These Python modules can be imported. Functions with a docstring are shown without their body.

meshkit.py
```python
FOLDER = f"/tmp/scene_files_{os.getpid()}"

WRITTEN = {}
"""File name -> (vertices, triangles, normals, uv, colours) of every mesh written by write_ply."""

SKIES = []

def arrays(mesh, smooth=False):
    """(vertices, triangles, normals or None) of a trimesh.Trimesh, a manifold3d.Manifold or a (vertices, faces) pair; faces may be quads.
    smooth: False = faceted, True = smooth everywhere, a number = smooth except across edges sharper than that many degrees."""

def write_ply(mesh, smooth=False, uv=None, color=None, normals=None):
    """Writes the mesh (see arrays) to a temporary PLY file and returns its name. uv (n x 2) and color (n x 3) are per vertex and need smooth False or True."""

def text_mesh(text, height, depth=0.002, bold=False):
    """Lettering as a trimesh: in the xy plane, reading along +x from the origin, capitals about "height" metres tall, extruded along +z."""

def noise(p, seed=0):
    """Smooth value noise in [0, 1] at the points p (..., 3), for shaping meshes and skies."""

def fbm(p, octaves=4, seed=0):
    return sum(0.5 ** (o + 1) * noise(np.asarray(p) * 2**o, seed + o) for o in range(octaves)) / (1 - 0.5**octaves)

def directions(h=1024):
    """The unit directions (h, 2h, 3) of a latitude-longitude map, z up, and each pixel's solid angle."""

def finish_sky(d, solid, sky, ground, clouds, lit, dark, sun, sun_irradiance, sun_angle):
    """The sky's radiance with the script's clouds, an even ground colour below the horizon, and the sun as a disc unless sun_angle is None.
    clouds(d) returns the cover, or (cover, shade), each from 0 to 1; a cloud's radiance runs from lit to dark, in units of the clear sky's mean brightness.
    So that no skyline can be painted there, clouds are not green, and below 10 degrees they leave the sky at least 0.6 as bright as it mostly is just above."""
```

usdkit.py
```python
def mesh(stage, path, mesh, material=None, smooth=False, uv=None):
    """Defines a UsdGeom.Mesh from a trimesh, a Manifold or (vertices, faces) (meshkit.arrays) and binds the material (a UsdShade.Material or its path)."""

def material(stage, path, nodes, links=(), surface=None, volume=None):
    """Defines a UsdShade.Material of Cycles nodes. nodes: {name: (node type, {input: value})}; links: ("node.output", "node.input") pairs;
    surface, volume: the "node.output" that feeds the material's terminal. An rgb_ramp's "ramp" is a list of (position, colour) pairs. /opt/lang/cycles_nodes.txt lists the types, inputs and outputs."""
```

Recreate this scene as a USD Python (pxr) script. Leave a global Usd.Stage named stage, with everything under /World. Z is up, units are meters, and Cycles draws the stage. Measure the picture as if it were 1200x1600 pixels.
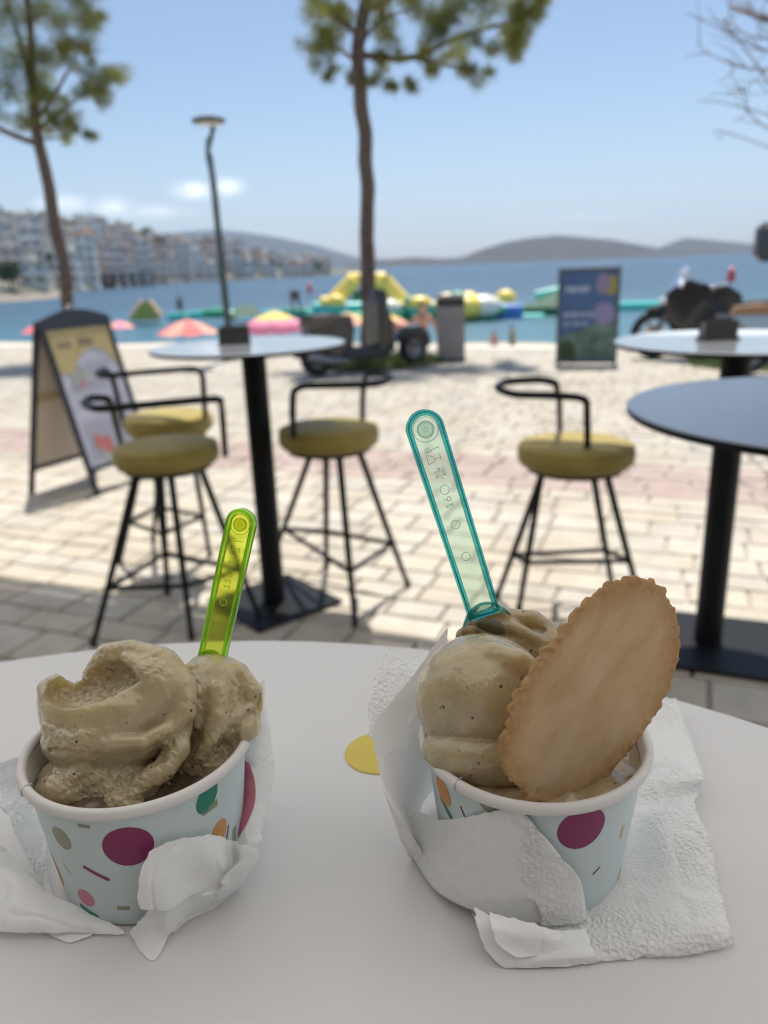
import math, random
import numpy as np
import trimesh, manifold3d
import shapely.geometry as sg
from shapely import affinity
from scipy.interpolate import CubicSpline
from pxr import Usd, UsdGeom, UsdLux, UsdShade, Gf, Sdf
import usdkit, meshkit

rng = np.random.default_rng(7)
random.seed(7)
stage = Usd.Stage.CreateInMemory()
UsdGeom.SetStageUpAxis(stage, 'Z')
UsdGeom.Xform.Define(stage, '/World')
UsdGeom.Scope.Define(stage, '/World/Looks')

# ------------------------------------------------------------------ camera, sky, sun, exposure
CAM_H, FPX, ROLL, HORIZON = 1.30, 1200.0, 0.037, 416.0          # eye height; the photograph is 1200 x 1600
PITCH = math.atan((800 - HORIZON) / FPX)
FWD = np.array([0, math.cos(PITCH), -math.sin(PITCH)])
_U0 = np.array([0, math.sin(PITCH), math.cos(PITCH)]); _R0 = np.array([1.0, 0, 0])
RIGHT = math.cos(ROLL) * _R0 - math.sin(ROLL) * _U0
UP = math.sin(ROLL) * _R0 + math.cos(ROLL) * _U0
EYE = np.array([0, 0, CAM_H])
cam = UsdGeom.Camera.Define(stage, '/World/camera')
m4 = np.eye(4); m4[0, :3], m4[1, :3], m4[2, :3], m4[3, :3] = RIGHT, UP, -FWD, EYE
cam.AddTransformOp().Set(Gf.Matrix4d(*m4.ravel().tolist()))
cam.CreateHorizontalApertureAttr(36.0); cam.CreateVerticalApertureAttr(48.0)
cam.CreateFocalLengthAttr(36.0); cam.CreateFStopAttr(36 / 3.1); cam.CreateFocusDistanceAttr(0.305)
cam.CreateClippingRangeAttr(Gf.Vec2f(0.03, 60000))
cam.CreateExposureAttr(1.05)
SUN_EL, SUN_AZ = math.radians(70), math.radians(12)
sun_dir = np.array([math.sin(SUN_AZ) * math.cos(SUN_EL), math.cos(SUN_AZ) * math.cos(SUN_EL), math.sin(SUN_EL)])
sun = UsdLux.DistantLight.Define(stage, '/World/sun')
sun.CreateIntensityAttr(0.80); sun.CreateAngleAttr(0.5); sun.CreateNormalizeAttr(True); sun.CreateColorAttr(Gf.Vec3f(1, .95, .86))
zq = Gf.Rotation(Gf.Vec3d(0, 0, 1), Gf.Vec3d(*sun_dir)); sun.AddTransformOp().Set(Gf.Matrix4d(zq, Gf.Vec3d(0)))
dome = UsdLux.DomeLight.Define(stage, '/World/sky'); dome.CreateIntensityAttr(1.0)


def unit(v): v = np.asarray(v, float); return v / np.linalg.norm(v)
def ray(x, y): return FWD + (x - 600) / FPX * RIGHT + (800 - y) / FPX * UP
def W(x, y, z=0.0): d = ray(x, y); return EYE + d * ((z - CAM_H) / d[2])      # where that sight line meets height z
def D(x, y, k): return EYE + ray(x, y) * k                                      # at forward distance k
def Y(x, y, yy): d = ray(x, y); return EYE + d * (yy / d[1])                   # at ground distance yy


# clouds: a few small white puffs low over the bay
cl_nodes = {"sky": ("sky_texture", {"sky_type": "single_scattering", "sun_disc": False, "sun_elevation": SUN_EL, "sun_rotation": SUN_AZ, "altitude": 10.0, "air_density": 1.0, "aerosol_density": 0.55, "ozone_density": 1.5}),
            "tc": ("texture_coordinate", {}), "nz": ("noise_texture", {"scale": 38.0, "detail": 4.0, "roughness": .6}),
            "bg": ("background_shader", {"strength": 0.061})}
cl_links = [("tc.generated", "nz.vector")]
prev = None
for i, (px, py, w, h, a) in enumerate([(300, 298, .026, .010, .8), (352, 292, .022, .010, .7), (96, 318, .028, .010, .7), (176, 322, .022, .011, .6), (240, 331, .05, .008, .35), (905, 340, .09, .006, .12)]):
    d = unit(ray(px, py))
    cl_nodes[f"s{i}"] = ("vector_math", {"math_type": "subtract", "vector2": d})
    cl_nodes[f"k{i}"] = ("vector_math", {"math_type": "multiply", "vector2": (1 / w, 1 / w, 1 / h)})
    cl_nodes[f"l{i}"] = ("vector_math", {"math_type": "length"})
    cl_nodes[f"r{i}"] = ("map_range", {"from_min": 1.3, "from_max": 0.2, "to_min": 0.0, "to_max": a, "clamp": True})
    cl_links += [("tc.generated", f"s{i}.vector1"), (f"s{i}.vector", f"k{i}.vector1"), (f"k{i}.vector", f"l{i}.vector1"), (f"l{i}.value", f"r{i}.value")]
    if prev is None: prev = f"r{i}.result"
    else:
        cl_nodes[f"m{i}"] = ("math", {"math_type": "maximum"})
        cl_links += [(prev, f"m{i}.value1"), (f"r{i}.result", f"m{i}.value2")]; prev = f"m{i}.value"
cl_nodes["nr"] = ("map_range", {"from_min": .35, "from_max": .65, "to_min": .3, "to_max": 1.0, "clamp": True})
cl_nodes["f"] = ("math", {"math_type": "multiply"})
cl_nodes["mx"] = ("mix_color", {"b": (15.0, 15.0, 15.4), "use_clamp": False})
cl_links += [("nz.fac", "nr.value"), (prev, "f.value1"), ("nr.result", "f.value2"), ("f.value", "mx.fac"), ("sky.color", "mx.a"), ("mx.result", "bg.color")]
sky_mat = usdkit.material(stage, '/World/Looks/sky_material', cl_nodes, cl_links, surface="bg.background")
UsdShade.MaterialBindingAPI.Apply(dome.GetPrim()).Bind(sky_mat)
dome.GetPrim().SetCustomDataByKey('kind', 'structure')

# ------------------------------------------------------------------ naming and tagging
_used = {}
def numbered(parent, name):
    n = _used.get((parent, name), 0); _used[(parent, name)] = n + 1
    return f'{parent}/{name}' + (f'_{n:03d}' if n else '')
def tag(prim, label=None, cat=None, group=None, kind=None):
    for k, v in (('label', label), ('category', cat), ('group', group), ('kind', kind)):
        if v: prim.SetCustomDataByKey(k, v)
    return prim
class Thing:
    def __init__(s, name, label=None, cat=None, loc=(0, 0, 0), group=None, kind=None):
        s.path = numbered('/World', name); s.loc = np.asarray(loc, float)
        x = UsdGeom.Xform.Define(stage, s.path); x.AddTranslateOp().Set(Gf.Vec3d(*s.loc)); s.prim = tag(x.GetPrim(), label, cat, group, kind)
    def part(s, name, mesh, mat, smooth=35, label=None, kind=None, under=None):
        p = numbered(under.GetPath().pathString if under else s.path, name)
        v, f, n = meshkit.arrays(mesh, False); 
        g = usdkit.mesh(stage, p, trimesh.Trimesh(v - s.loc, f, process=False), mat, smooth)
        return tag(g.GetPrim(), label, kind=kind)
def lone(name, mesh, mat, label=None, cat=None, group=None, kind=None, smooth=35):
    g = usdkit.mesh(stage, numbered('/World', name), mesh, mat, smooth)
    return tag(g.GetPrim(), label, cat, group, kind)

# ------------------------------------------------------------------ materials
_mats = {}
def mat(name, col, rough=.6, var=.12, scale=30., bump=0., bscale=200., **pr):
    """Principled with mottled colour and fine relief in world space."""
    if name in _mats: return _mats[name]
    c = np.array(col, float)
    nodes = {"g": ("geometry", {}), "n": ("noise_texture", {"scale": scale, "detail": 4.0, "roughness": .6}),
             "r": ("rgb_ramp", {"ramp": [(.3, tuple(c * (1 - var))), (.7, tuple(np.clip(c * (1 + var), 0, 1)))]}),
             "p": ("principled_bsdf", {"roughness": rough, **pr})}
    links = [("g.position", "n.vector"), ("n.fac", "r.fac"), ("r.color", "p.base_color")]
    if bump:
        nodes["bn"] = ("noise_texture", {"scale": bscale, "detail": 3.0}); nodes["b"] = ("bump", {"strength": bump, "distance": .4 / bscale})
        links += [("g.position", "bn.vector"), ("bn.fac", "b.height"), ("b.normal", "p.normal")]
    _mats[name] = usdkit.material(stage, f'/World/Looks/{name}', nodes, links, surface="p.BSDF")
    return _mats[name]

# ------------------------------------------------------------------ shapes
def cat(*ms): return trimesh.util.concatenate([m for m in ms if m is not None])
def frame(x=None, y=None, z=None):
    return np.stack([x, y, z], 1)
def rotz(a): c, s = math.cos(a), math.sin(a); return np.array([[c, -s, 0], [s, c, 0], [0, 0, 1.0]])
def move(m, R=None, t=(0, 0, 0)):
    v = np.asarray(m.vertices) @ (np.asarray(R).T if R is not None else np.eye(3)) + np.asarray(t, float)
    return trimesh.Trimesh(v, m.faces, process=False)
_BX = None
def box(sx, sy, sz, b=0.004, c=(0, 0, 0), R=None):
    """Box with chamfered edges, centred on c."""
    global _BX
    if _BX is None:
        s = np.array([[x, y, z] for x in (-1, 1) for y in (-1, 1) for z in (-1, 1)], float)
        _BX = np.repeat(s, 3, 0), np.tile(np.eye(3), (8, 1))
        hull = manifold3d.Manifold.hull_points((_BX[0] * (1 - .2 * (1 - _BX[1]))).astype(np.float32).tolist()) if False else None
        tmp = trimesh.convex.convex_hull(_BX[0] - .2 * _BX[0] * (1 - _BX[1]))
        order = [int(np.argmin(np.abs(tmp.vertices - p).sum(1))) for p in _BX[0] - .2 * _BX[0] * (1 - _BX[1])]
        inv = {o: i for i, o in enumerate(order)}
        _BX = (*_BX, np.array([[inv[i] for i in f] for f in tmp.faces]))
    s, keep, f = _BX
    h = np.array([sx, sy, sz]) / 2; b = min(b, h.min() * .8)
    v = s * h - s * b * (1 - keep)
    if R is not None: v = v @ np.asarray(R).T
    return trimesh.Trimesh(v + np.asarray(c, float), f, process=False)
def tube(pts, r, sides=10, cap=True, closed=False):
    p = np.asarray(pts, float); r = np.broadcast_to(np.asarray(r, float), (len(p),))
    t = np.roll(p, -1, 0) - np.roll(p, 1, 0) if closed else np.gradient(p, axis=0)
    t /= np.linalg.norm(t, axis=1, keepdims=True) + 1e-12
    a = np.zeros_like(t); ref = np.array([0, 0, 1.0]) if abs(t[0][2]) < .9 else np.array([1.0, 0, 0])
    a[0] = unit(np.cross(t[0], ref))
    for i in range(1, len(p)):
        q = a[i - 1] - t[i] * (a[i - 1] @ t[i]); a[i] = q / (np.linalg.norm(q) + 1e-12)
    b = np.cross(t, a); ang = np.arange(sides) * 2 * np.pi / sides
    v = (p[:, None] + r[:, None, None] * (np.cos(ang)[None, :, None] * a[:, None] + np.sin(ang)[None, :, None] * b[:, None])).reshape(-1, 3)
    n = len(p); f = []
    for i in range(n if closed else n - 1):
        i2 = (i + 1) % n
        for j in range(sides):
            k = (j + 1) % sides
            f += [[i * sides + j, i * sides + k, i2 * sides + k], [i * sides + j, i2 * sides + k, i2 * sides + j]]
    if cap and not closed:
        c0, c1 = len(v), len(v) + 1; v = np.vstack([v, p[0], p[-1]])
        for j in range(sides):
            k = (j + 1) % sides
            f += [[c0, k, j], [c1, (n - 1) * sides + j, (n - 1) * sides + k]]
    return trimesh.Trimesh(v, np.array(f), process=False)
def smooth_path(pts, n=40):
    p = np.asarray(pts, float); d = np.r_[0, np.cumsum(np.linalg.norm(np.diff(p, axis=0), axis=1) + 1e-9)]
    return CubicSpline(d, p)(np.linspace(0, d[-1], n))
def round_path(pts, r, k=6):
    """Polyline with its corners rounded."""
    p = [np.asarray(q, float) for q in pts]; out = [p[0]]
    for i in range(1, len(p) - 1):
        a, b = unit(p[i - 1] - p[i]), unit(p[i + 1] - p[i]); rr = min(r, .45 * np.linalg.norm(p[i - 1] - p[i]), .45 * np.linalg.norm(p[i + 1] - p[i]))
        A, B = p[i] + a * rr, p[i] + b * rr
        for u in np.linspace(0, 1, k): out.append((1 - u) ** 2 * A + 2 * u * (1 - u) * p[i] + u * u * B)
    return np.array(out + [p[-1]])
def lathe(profile, n=48, c=(0, 0, 0), R=None):
    """profile: (radius, height) pairs, outside on the left when going up."""
    pr = np.asarray(profile, float); a = np.arange(n) * 2 * np.pi / n
    v = np.stack([pr[:, 0, None] * np.cos(a), pr[:, 0, None] * np.sin(a), np.broadcast_to(pr[:, 1, None], (len(pr), n))], -1).reshape(-1, 3)
    i, j = np.meshgrid(np.arange(len(pr) - 1), np.arange(n), indexing='ij'); k = (j + 1) % n
    q = np.stack([i * n + j, i * n + k, (i + 1) * n + k, (i + 1) * n + j], -1).reshape(-1, 4)
    f = np.vstack([q[:, [0, 1, 2]], q[:, [0, 2, 3]]])
    m = trimesh.Trimesh(v, f, process=False)
    return move(m, R, c)
def grid(P, flip=False):
    """Mesh over an (m, n, 3) array of points."""
    m, n = P.shape[:2]; i, j = np.meshgrid(np.arange(m - 1), np.arange(n - 1), indexing='ij')
    a = i * n + j; q = np.stack([a, a + 1, a + n + 1, a + n], -1).reshape(-1, 4)
    f = np.vstack([q[:, [0, 1, 2]], q[:, [0, 2, 3]]])
    return trimesh.Trimesh(P.reshape(-1, 3), f[:, ::-1] if flip else f, process=False)
def loft(C, nu=40, nv=40):
    """Smooth sheet through an (m, n, 3) net of control points."""
    C = np.asarray(C, float); m, n = C.shape[:2]
    lin = lambda k: 'natural' if k > 2 else 'natural'
    def sp(A, k):
        x = np.arange(len(A)); t = np.linspace(0, len(A) - 1, k)
        if len(A) == 2: return A[0] + (A[1] - A[0]) * t.reshape(-1, *[1] * (A.ndim - 1))
        from scipy.interpolate import PchipInterpolator
        return PchipInterpolator(x, A, axis=0)(t) * .75 + CubicSpline(x, A, bc_type='natural')(t) * .25
    A = sp(C, nv)
    return np.swapaxes(sp(np.swapaxes(A, 0, 1), nu), 0, 1)
def ball(r, c=(0, 0, 0), sub=2, s=(1, 1, 1), R=None):
    m = trimesh.creation.icosphere(sub, 1.0); v = m.vertices * r * np.asarray(s)
    return move(trimesh.Trimesh(v, m.faces, process=False), R, c)
def extrude(poly, h, R=None, t=(0, 0, 0), z0=0.):
    gs = [g for g in getattr(poly, 'geoms', [poly]) if not g.is_empty and g.area > 0]
    m = cat(*[trimesh.creation.extrude_polygon(g, h, engine='earcut') for g in gs]); m.apply_translation([0, 0, z0])
    return move(m, R, t)
def hullchain(joints, bones, edge=.03, it=6):
    """One smooth body from joints {name: (xyz, r)} and bones (a, b)."""
    def sph(c, r): return manifold3d.Manifold.sphere(r, 14).translate([float(x) for x in c])
    tot = None
    for a, b in bones:
        h = manifold3d.Manifold.batch_hull([sph(*joints[a]), sph(*joints[b])])
        tot = h if tot is None else tot + h
    tot = tot.refine_to_length(edge)
    g = tot.to_mesh(); tm = trimesh.Trimesh(g.vert_properties[:, :3], g.tri_verts, process=True)
    trimesh.smoothing.filter_taubin(tm, iterations=it)
    return tm

# ------------------------------------------------------------------ plaza frame: e runs along the cafe front, n out towards the sea
A22 = math.radians(22)
E_ = np.array([math.cos(A22), -math.sin(A22), 0]); N_ = np.array([math.sin(A22), math.cos(A22), 0]); Z_ = np.array([0, 0, 1.0])
RF = np.stack([E_, N_, Z_], 1)
def fr(e, s, z=0.0): return E_ * e + N_ * s + Z_ * z

SEA = -2.7
PLAZA_END = 12.1
paver_base = mat('paving_joint_sand', (.40, .365, .31), .95, .25, 60, .5, 300)
plaza = Thing('plaza', kind='structure')
plaza.part('paving_bed', box(90, PLAZA_END + 8, .3, .01, fr(0, (PLAZA_END - 8) / 2, -.167), RF), paver_base, False)
plaza.part('edge_kerb', box(90, .35, .34, .02, fr(0, PLAZA_END + .17, -.165), RF), mat('kerb_stone', (.62, .58, .52), .8, .12, 20, .4, 150), False)
def stone(name, col):
    c = np.array(col)
    return usdkit.material(stage, f'/World/Looks/{name}', {
        "g": ("geometry", {}), "n": ("noise_texture", {"scale": 9., "detail": 6., "roughness": .65}), "n2": ("noise_texture", {"scale": 140., "detail": 3.}), "st": ("noise_texture", {"scale": 2.3, "detail": 3.}),
        "r": ("rgb_ramp", {"ramp": [(.3, tuple(c * .84)), (.55, tuple(c)), (.75, tuple(np.minimum(c * 1.1, .8)))]}),
        "sr": ("rgb_ramp", {"ramp": [(.3, (.80, .77, .73)), (.6, (1, 1, 1))]}), "mx": ("mix_color", {"blend_type": "multiply", "fac": .8}),
        "b": ("bump", {"strength": .35, "distance": .003}), "p": ("principled_bsdf", {"roughness": .72, "specular_ior_level": .35})},
        [("g.position", "n.vector"), ("g.position", "n2.vector"), ("g.position", "st.vector"), ("n.fac", "r.fac"), ("st.fac", "sr.fac"), ("r.color", "mx.a"), ("sr.color", "mx.b"), ("mx.result", "p.base_color"), ("n2.fac", "b.height"), ("b.normal", "p.normal")], surface="p.BSDF")
PAVER = [stone('pale_paver', (.47, .43, .365)), stone('cream_paver', (.465, .42, .345)), stone('grey_paver', (.44, .41, .36)), stone('buff_paver', (.435, .39, .32))]
PINK = [stone('pink_paver', (.385, .30, .27)), stone('dull_pink_paver', (.405, .325, .29))]
pav = []
r2 = np.random.default_rng(3)
s = -2.6
while s < PLAZA_END - .02:
    w = float(r2.choice([.225, .225, .15, .15, .19])) if s < 9 else .3
    w = min(w, PLAZA_END - s)
    pink = 4.42 < s + w / 2 < 5.14
    e = (-3.8 - s * .75) - r2.random() * .3 if s < 7 else -22
    emax = 3.6 + s * .95 if s < 7 else 16
    while e < emax:
        L = float(r2.choice([.225, .3, .34, .26])) if s < 9 else float(r2.choice([.45, .6]))
        pav.append((e, s, L, w, pink)); e += L
    s += w
def paver_mesh(e, s, L, w, rr):
    j, b = .007, .004; h = .0 + (rr.random() - .5) * .003; t = (rr.random(2) - .5) * .0025
    x0, x1, y0, y1 = e + j, e + L - j, s + j, s + w - j
    ring = lambda i, z: [[x0 + i, y0 + i, z], [x1 - i, y0 + i, z], [x1 - i, y1 - i, z], [x0 + i, y1 - i, z]]
    v = np.array(ring(0, -.014) + ring(0, h - b) + ring(b, h)); v[8:, 2] += [t[0] + t[1], -t[0] + t[1], -t[0] - t[1], t[0] - t[1]]
    f = []
    for k in (0, 4):
        for i in range(4):
            a, c = k + i, k + (i + 1) % 4
            f += [[a, c, c + 4], [a, c + 4, a + 4]]
    f += [[8, 9, 10], [8, 10, 11]]
    return v @ RF.T, np.array(f)
def on_screen(P):
    q = np.asarray(P) - EYE; z = q @ FWD
    return z > .3, 600 + FPX * (q @ RIGHT) / max(z, .1), 800 - FPX * (q @ UP) / max(z, .1), z
seen, other = [], []
for p in pav:
    ok, x, y, z = on_screen(fr(p[0] + p[2] / 2, p[1] + p[3] / 2))
    (seen if ok and -40 < x < 1240 and 560 < y < 1075 and not (y > 1090 - 0) else other).append((z, p))
seen.sort(key=lambda q: q[0])
other += seen[290:]; seen = seen[:290]
r3 = np.random.default_rng(11)
pick = lambda pink: (PINK if pink else PAVER)[int(r3.integers(0, 2 if pink else 4))]
for _, p in seen:
    plaza.part('paver', paver_mesh(*p[:4], r3), pick(p[4]), False)
bunch = {}
for _, p in other:
    m = pick(p[4]); bunch.setdefault(m.GetPath().pathString, (m, []))[1].append(paver_mesh(*p[:4], r3))
for m, ms in bunch.values():
    vs, fs, n = [], [], 0
    for v, f in ms: vs.append(v); fs.append(f + n); n += len(v)
    plaza.part('distant_paving', (np.vstack(vs), np.vstack(fs)), m, False, kind='stuff')

# ------------------------------------------------------------------ beach, sea bed, water
sand = mat('beach_sand', (.52, .44, .33), .95, .2, 3, .5, 40)
bx, by = np.linspace(-45, 45, 60), np.linspace(PLAZA_END + .3, 75, 40)
P = np.array([[fr(x, y, max(-.5 - (y - PLAZA_END) * .082, -4) + .12 * meshkit.noise(np.array([x * .4, y * .4, 0]))) for x in bx] for y in by])
lone('beach', grid(P), sand, kind='structure', smooth=True)
water = usdkit.material(stage, '/World/Looks/sea_water', {
    "g": ("geometry", {}), "mp": ("mapping", {"scale": (.55, 1.3, 1)}), "n": ("noise_texture", {"scale": .9, "detail": 5., "roughness": .6}), "n2": ("noise_texture", {"scale": .02, "detail": 4.}),
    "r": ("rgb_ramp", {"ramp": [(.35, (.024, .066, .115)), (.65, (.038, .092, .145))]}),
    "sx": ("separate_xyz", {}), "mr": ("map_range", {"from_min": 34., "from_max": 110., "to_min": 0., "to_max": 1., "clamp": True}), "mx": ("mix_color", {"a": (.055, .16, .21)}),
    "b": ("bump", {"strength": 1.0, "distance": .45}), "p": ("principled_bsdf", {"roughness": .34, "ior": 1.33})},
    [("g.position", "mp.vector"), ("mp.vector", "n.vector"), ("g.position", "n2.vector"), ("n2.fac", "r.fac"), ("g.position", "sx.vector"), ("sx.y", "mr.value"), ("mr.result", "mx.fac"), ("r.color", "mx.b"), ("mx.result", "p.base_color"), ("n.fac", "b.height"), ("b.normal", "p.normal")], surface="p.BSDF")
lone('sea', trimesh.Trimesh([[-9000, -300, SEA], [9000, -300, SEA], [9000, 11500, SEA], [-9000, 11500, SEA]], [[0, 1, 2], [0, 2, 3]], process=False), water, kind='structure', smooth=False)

# ------------------------------------------------------------------ hills across the bay
def ridge(name, pts, dist, depth, m, seed, base_drop=6.):
    """Hill whose crest is seen along pts (picture points) at ground distance dist; falls to the sea in front and behind."""
    xs = np.linspace(pts[0][0], pts[-1][0], 160); ys = np.interp(xs, [p[0] for p in pts], [p[1] for p in pts])
    prof = np.array([0, .06, .2, .42, .68, .9, 1, .9, .6, .25, 0]); off = np.linspace(-1, 1, 11) * depth
    rows = []
    for x, y in zip(xs, ys):
        c = Y(x, y, dist); h = max(c[2] - SEA, .5); d = unit(np.array([c[0], c[1], 0]))
        row = []
        for k, (a, o) in enumerate(zip(prof, off)):
            q = c + d * o * (1 + .2 * math.sin(x * .03 + seed)); nz = meshkit.fbm(np.array([q[0] * .004, q[1] * .004, seed]), 4, seed) - .5
            row.append([q[0], q[1], SEA - base_drop * (a == 0) + h * a * (1 + (.35 * nz if 0 < k < 10 and k != 6 else .06 * nz))])
        rows.append(row)
    return lone(name, grid(np.array(rows)), m, kind='structure', smooth=True)
scrub = mat('hillside_scrub', (.05, .05, .042), 1., .45, .02, .6, .05)
ridge('hills', [(540, 411), (590, 407), (625, 403), (650, 401), (690, 404), (720, 402), (750, 390), (790, 377), (830, 370), (870, 366), (910, 369), (960, 375), (1010, 384), (1050, 390), (1120, 396), (1200, 402), (1260, 408)], 3200, 700, scrub, 1)
ridge('hills', [(960, 405), (1010, 396), (1045, 380), (1070, 371), (1095, 373), (1150, 378), (1220, 384), (1300, 380), (1450, 388), (1600, 396)], 4300, 700, scrub, 2)
ridge('hills', [(180, 372), (260, 362), (330, 357), (380, 361), (440, 370), (500, 384), (560, 402), (640, 406), (700, 408)], 6200, 900, scrub, 3)
# the near left shore: a hillside covered with apartment blocks
SK = [(-420, 285), (-200, 292), (0, 322), (60, 328), (130, 340), (200, 350), (270, 362), (330, 374), (385, 386), (430, 398), (480, 409), (525, 416), (560, 424)]
SH = [(-420, 468), (-200, 468), (0, 464), (100, 457), (200, 447), (300, 440), (400, 436), (480, 432), (525, 428.5), (560, 427.5)]
cols = np.linspace(-420, 560, 70); tt = np.array([-.12, 0, .02, .1, .25, .45, .7, .9, 1, 1.25, 1.6])
def shore(px):
    w = W(px, np.interp(px, *zip(*SH)), SEA); return w
def land(px, t):
    w = shore(px); d0 = math.hypot(w[0], w[1]); dirn = np.array([w[0], w[1], 0]) / d0
    crest = Y(px, np.interp(px, *zip(*SK)) + 5, (d0 + 260) * dirn[1]); h = max(crest[2] - SEA, 2)
    prof = np.interp(t, [-.12, 0, .02, 1, 1.25, 1.6], [-.01, -.002, .03, 1, .95, .5])
    q = dirn * (d0 + 260 * t); 
    return np.array([q[0], q[1], SEA + h * prof - (3 if t < 0 else 0)])
P = np.array([[land(c, t) for t in tt] for c in cols])
P[..., 2] += (meshkit.fbm(P * .02, 3, 5) - .5) * 3 * (tt > .05)
lone('far_shore', grid(P), mat('wooded_slope', (.15, .145, .115), 1., .4, .05, .5, .3), kind='structure', smooth=True)
walls = [mat('white_render', (.80, .76, .70), .9, .06, .2), mat('cream_render', (.74, .64, .51), .9, .06, .2), mat('grey_render', (.58, .55, .51), .9, .08, .2), mat('peach_render', (.68, .51, .40), .9, .06, .2)]
wlab = ['white', 'cream', 'grey', 'peach']
winm = mat('dark_window', (.30, .31, .33), .4, .2, 2); slabm = mat('balcony_concrete', (.76, .75, .73), .9, .1, .5)
roofm = [mat('grey_flat_roof', (.36, .34, .32), .9, .1, .4), mat('terracotta_roof', (.24, .14, .105), .9, .15, 1)]
rb = np.random.default_rng(21)
bcount = 0
ORD = 'first second third fourth fifth sixth seventh eighth ninth tenth eleventh twelfth thirteenth fourteenth fifteenth sixteenth seventeenth eighteenth nineteenth twentieth twenty-first twenty-second twenty-third twenty-fourth twenty-fifth twenty-sixth twenty-seventh twenty-eighth twenty-ninth thirtieth'.split()
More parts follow.
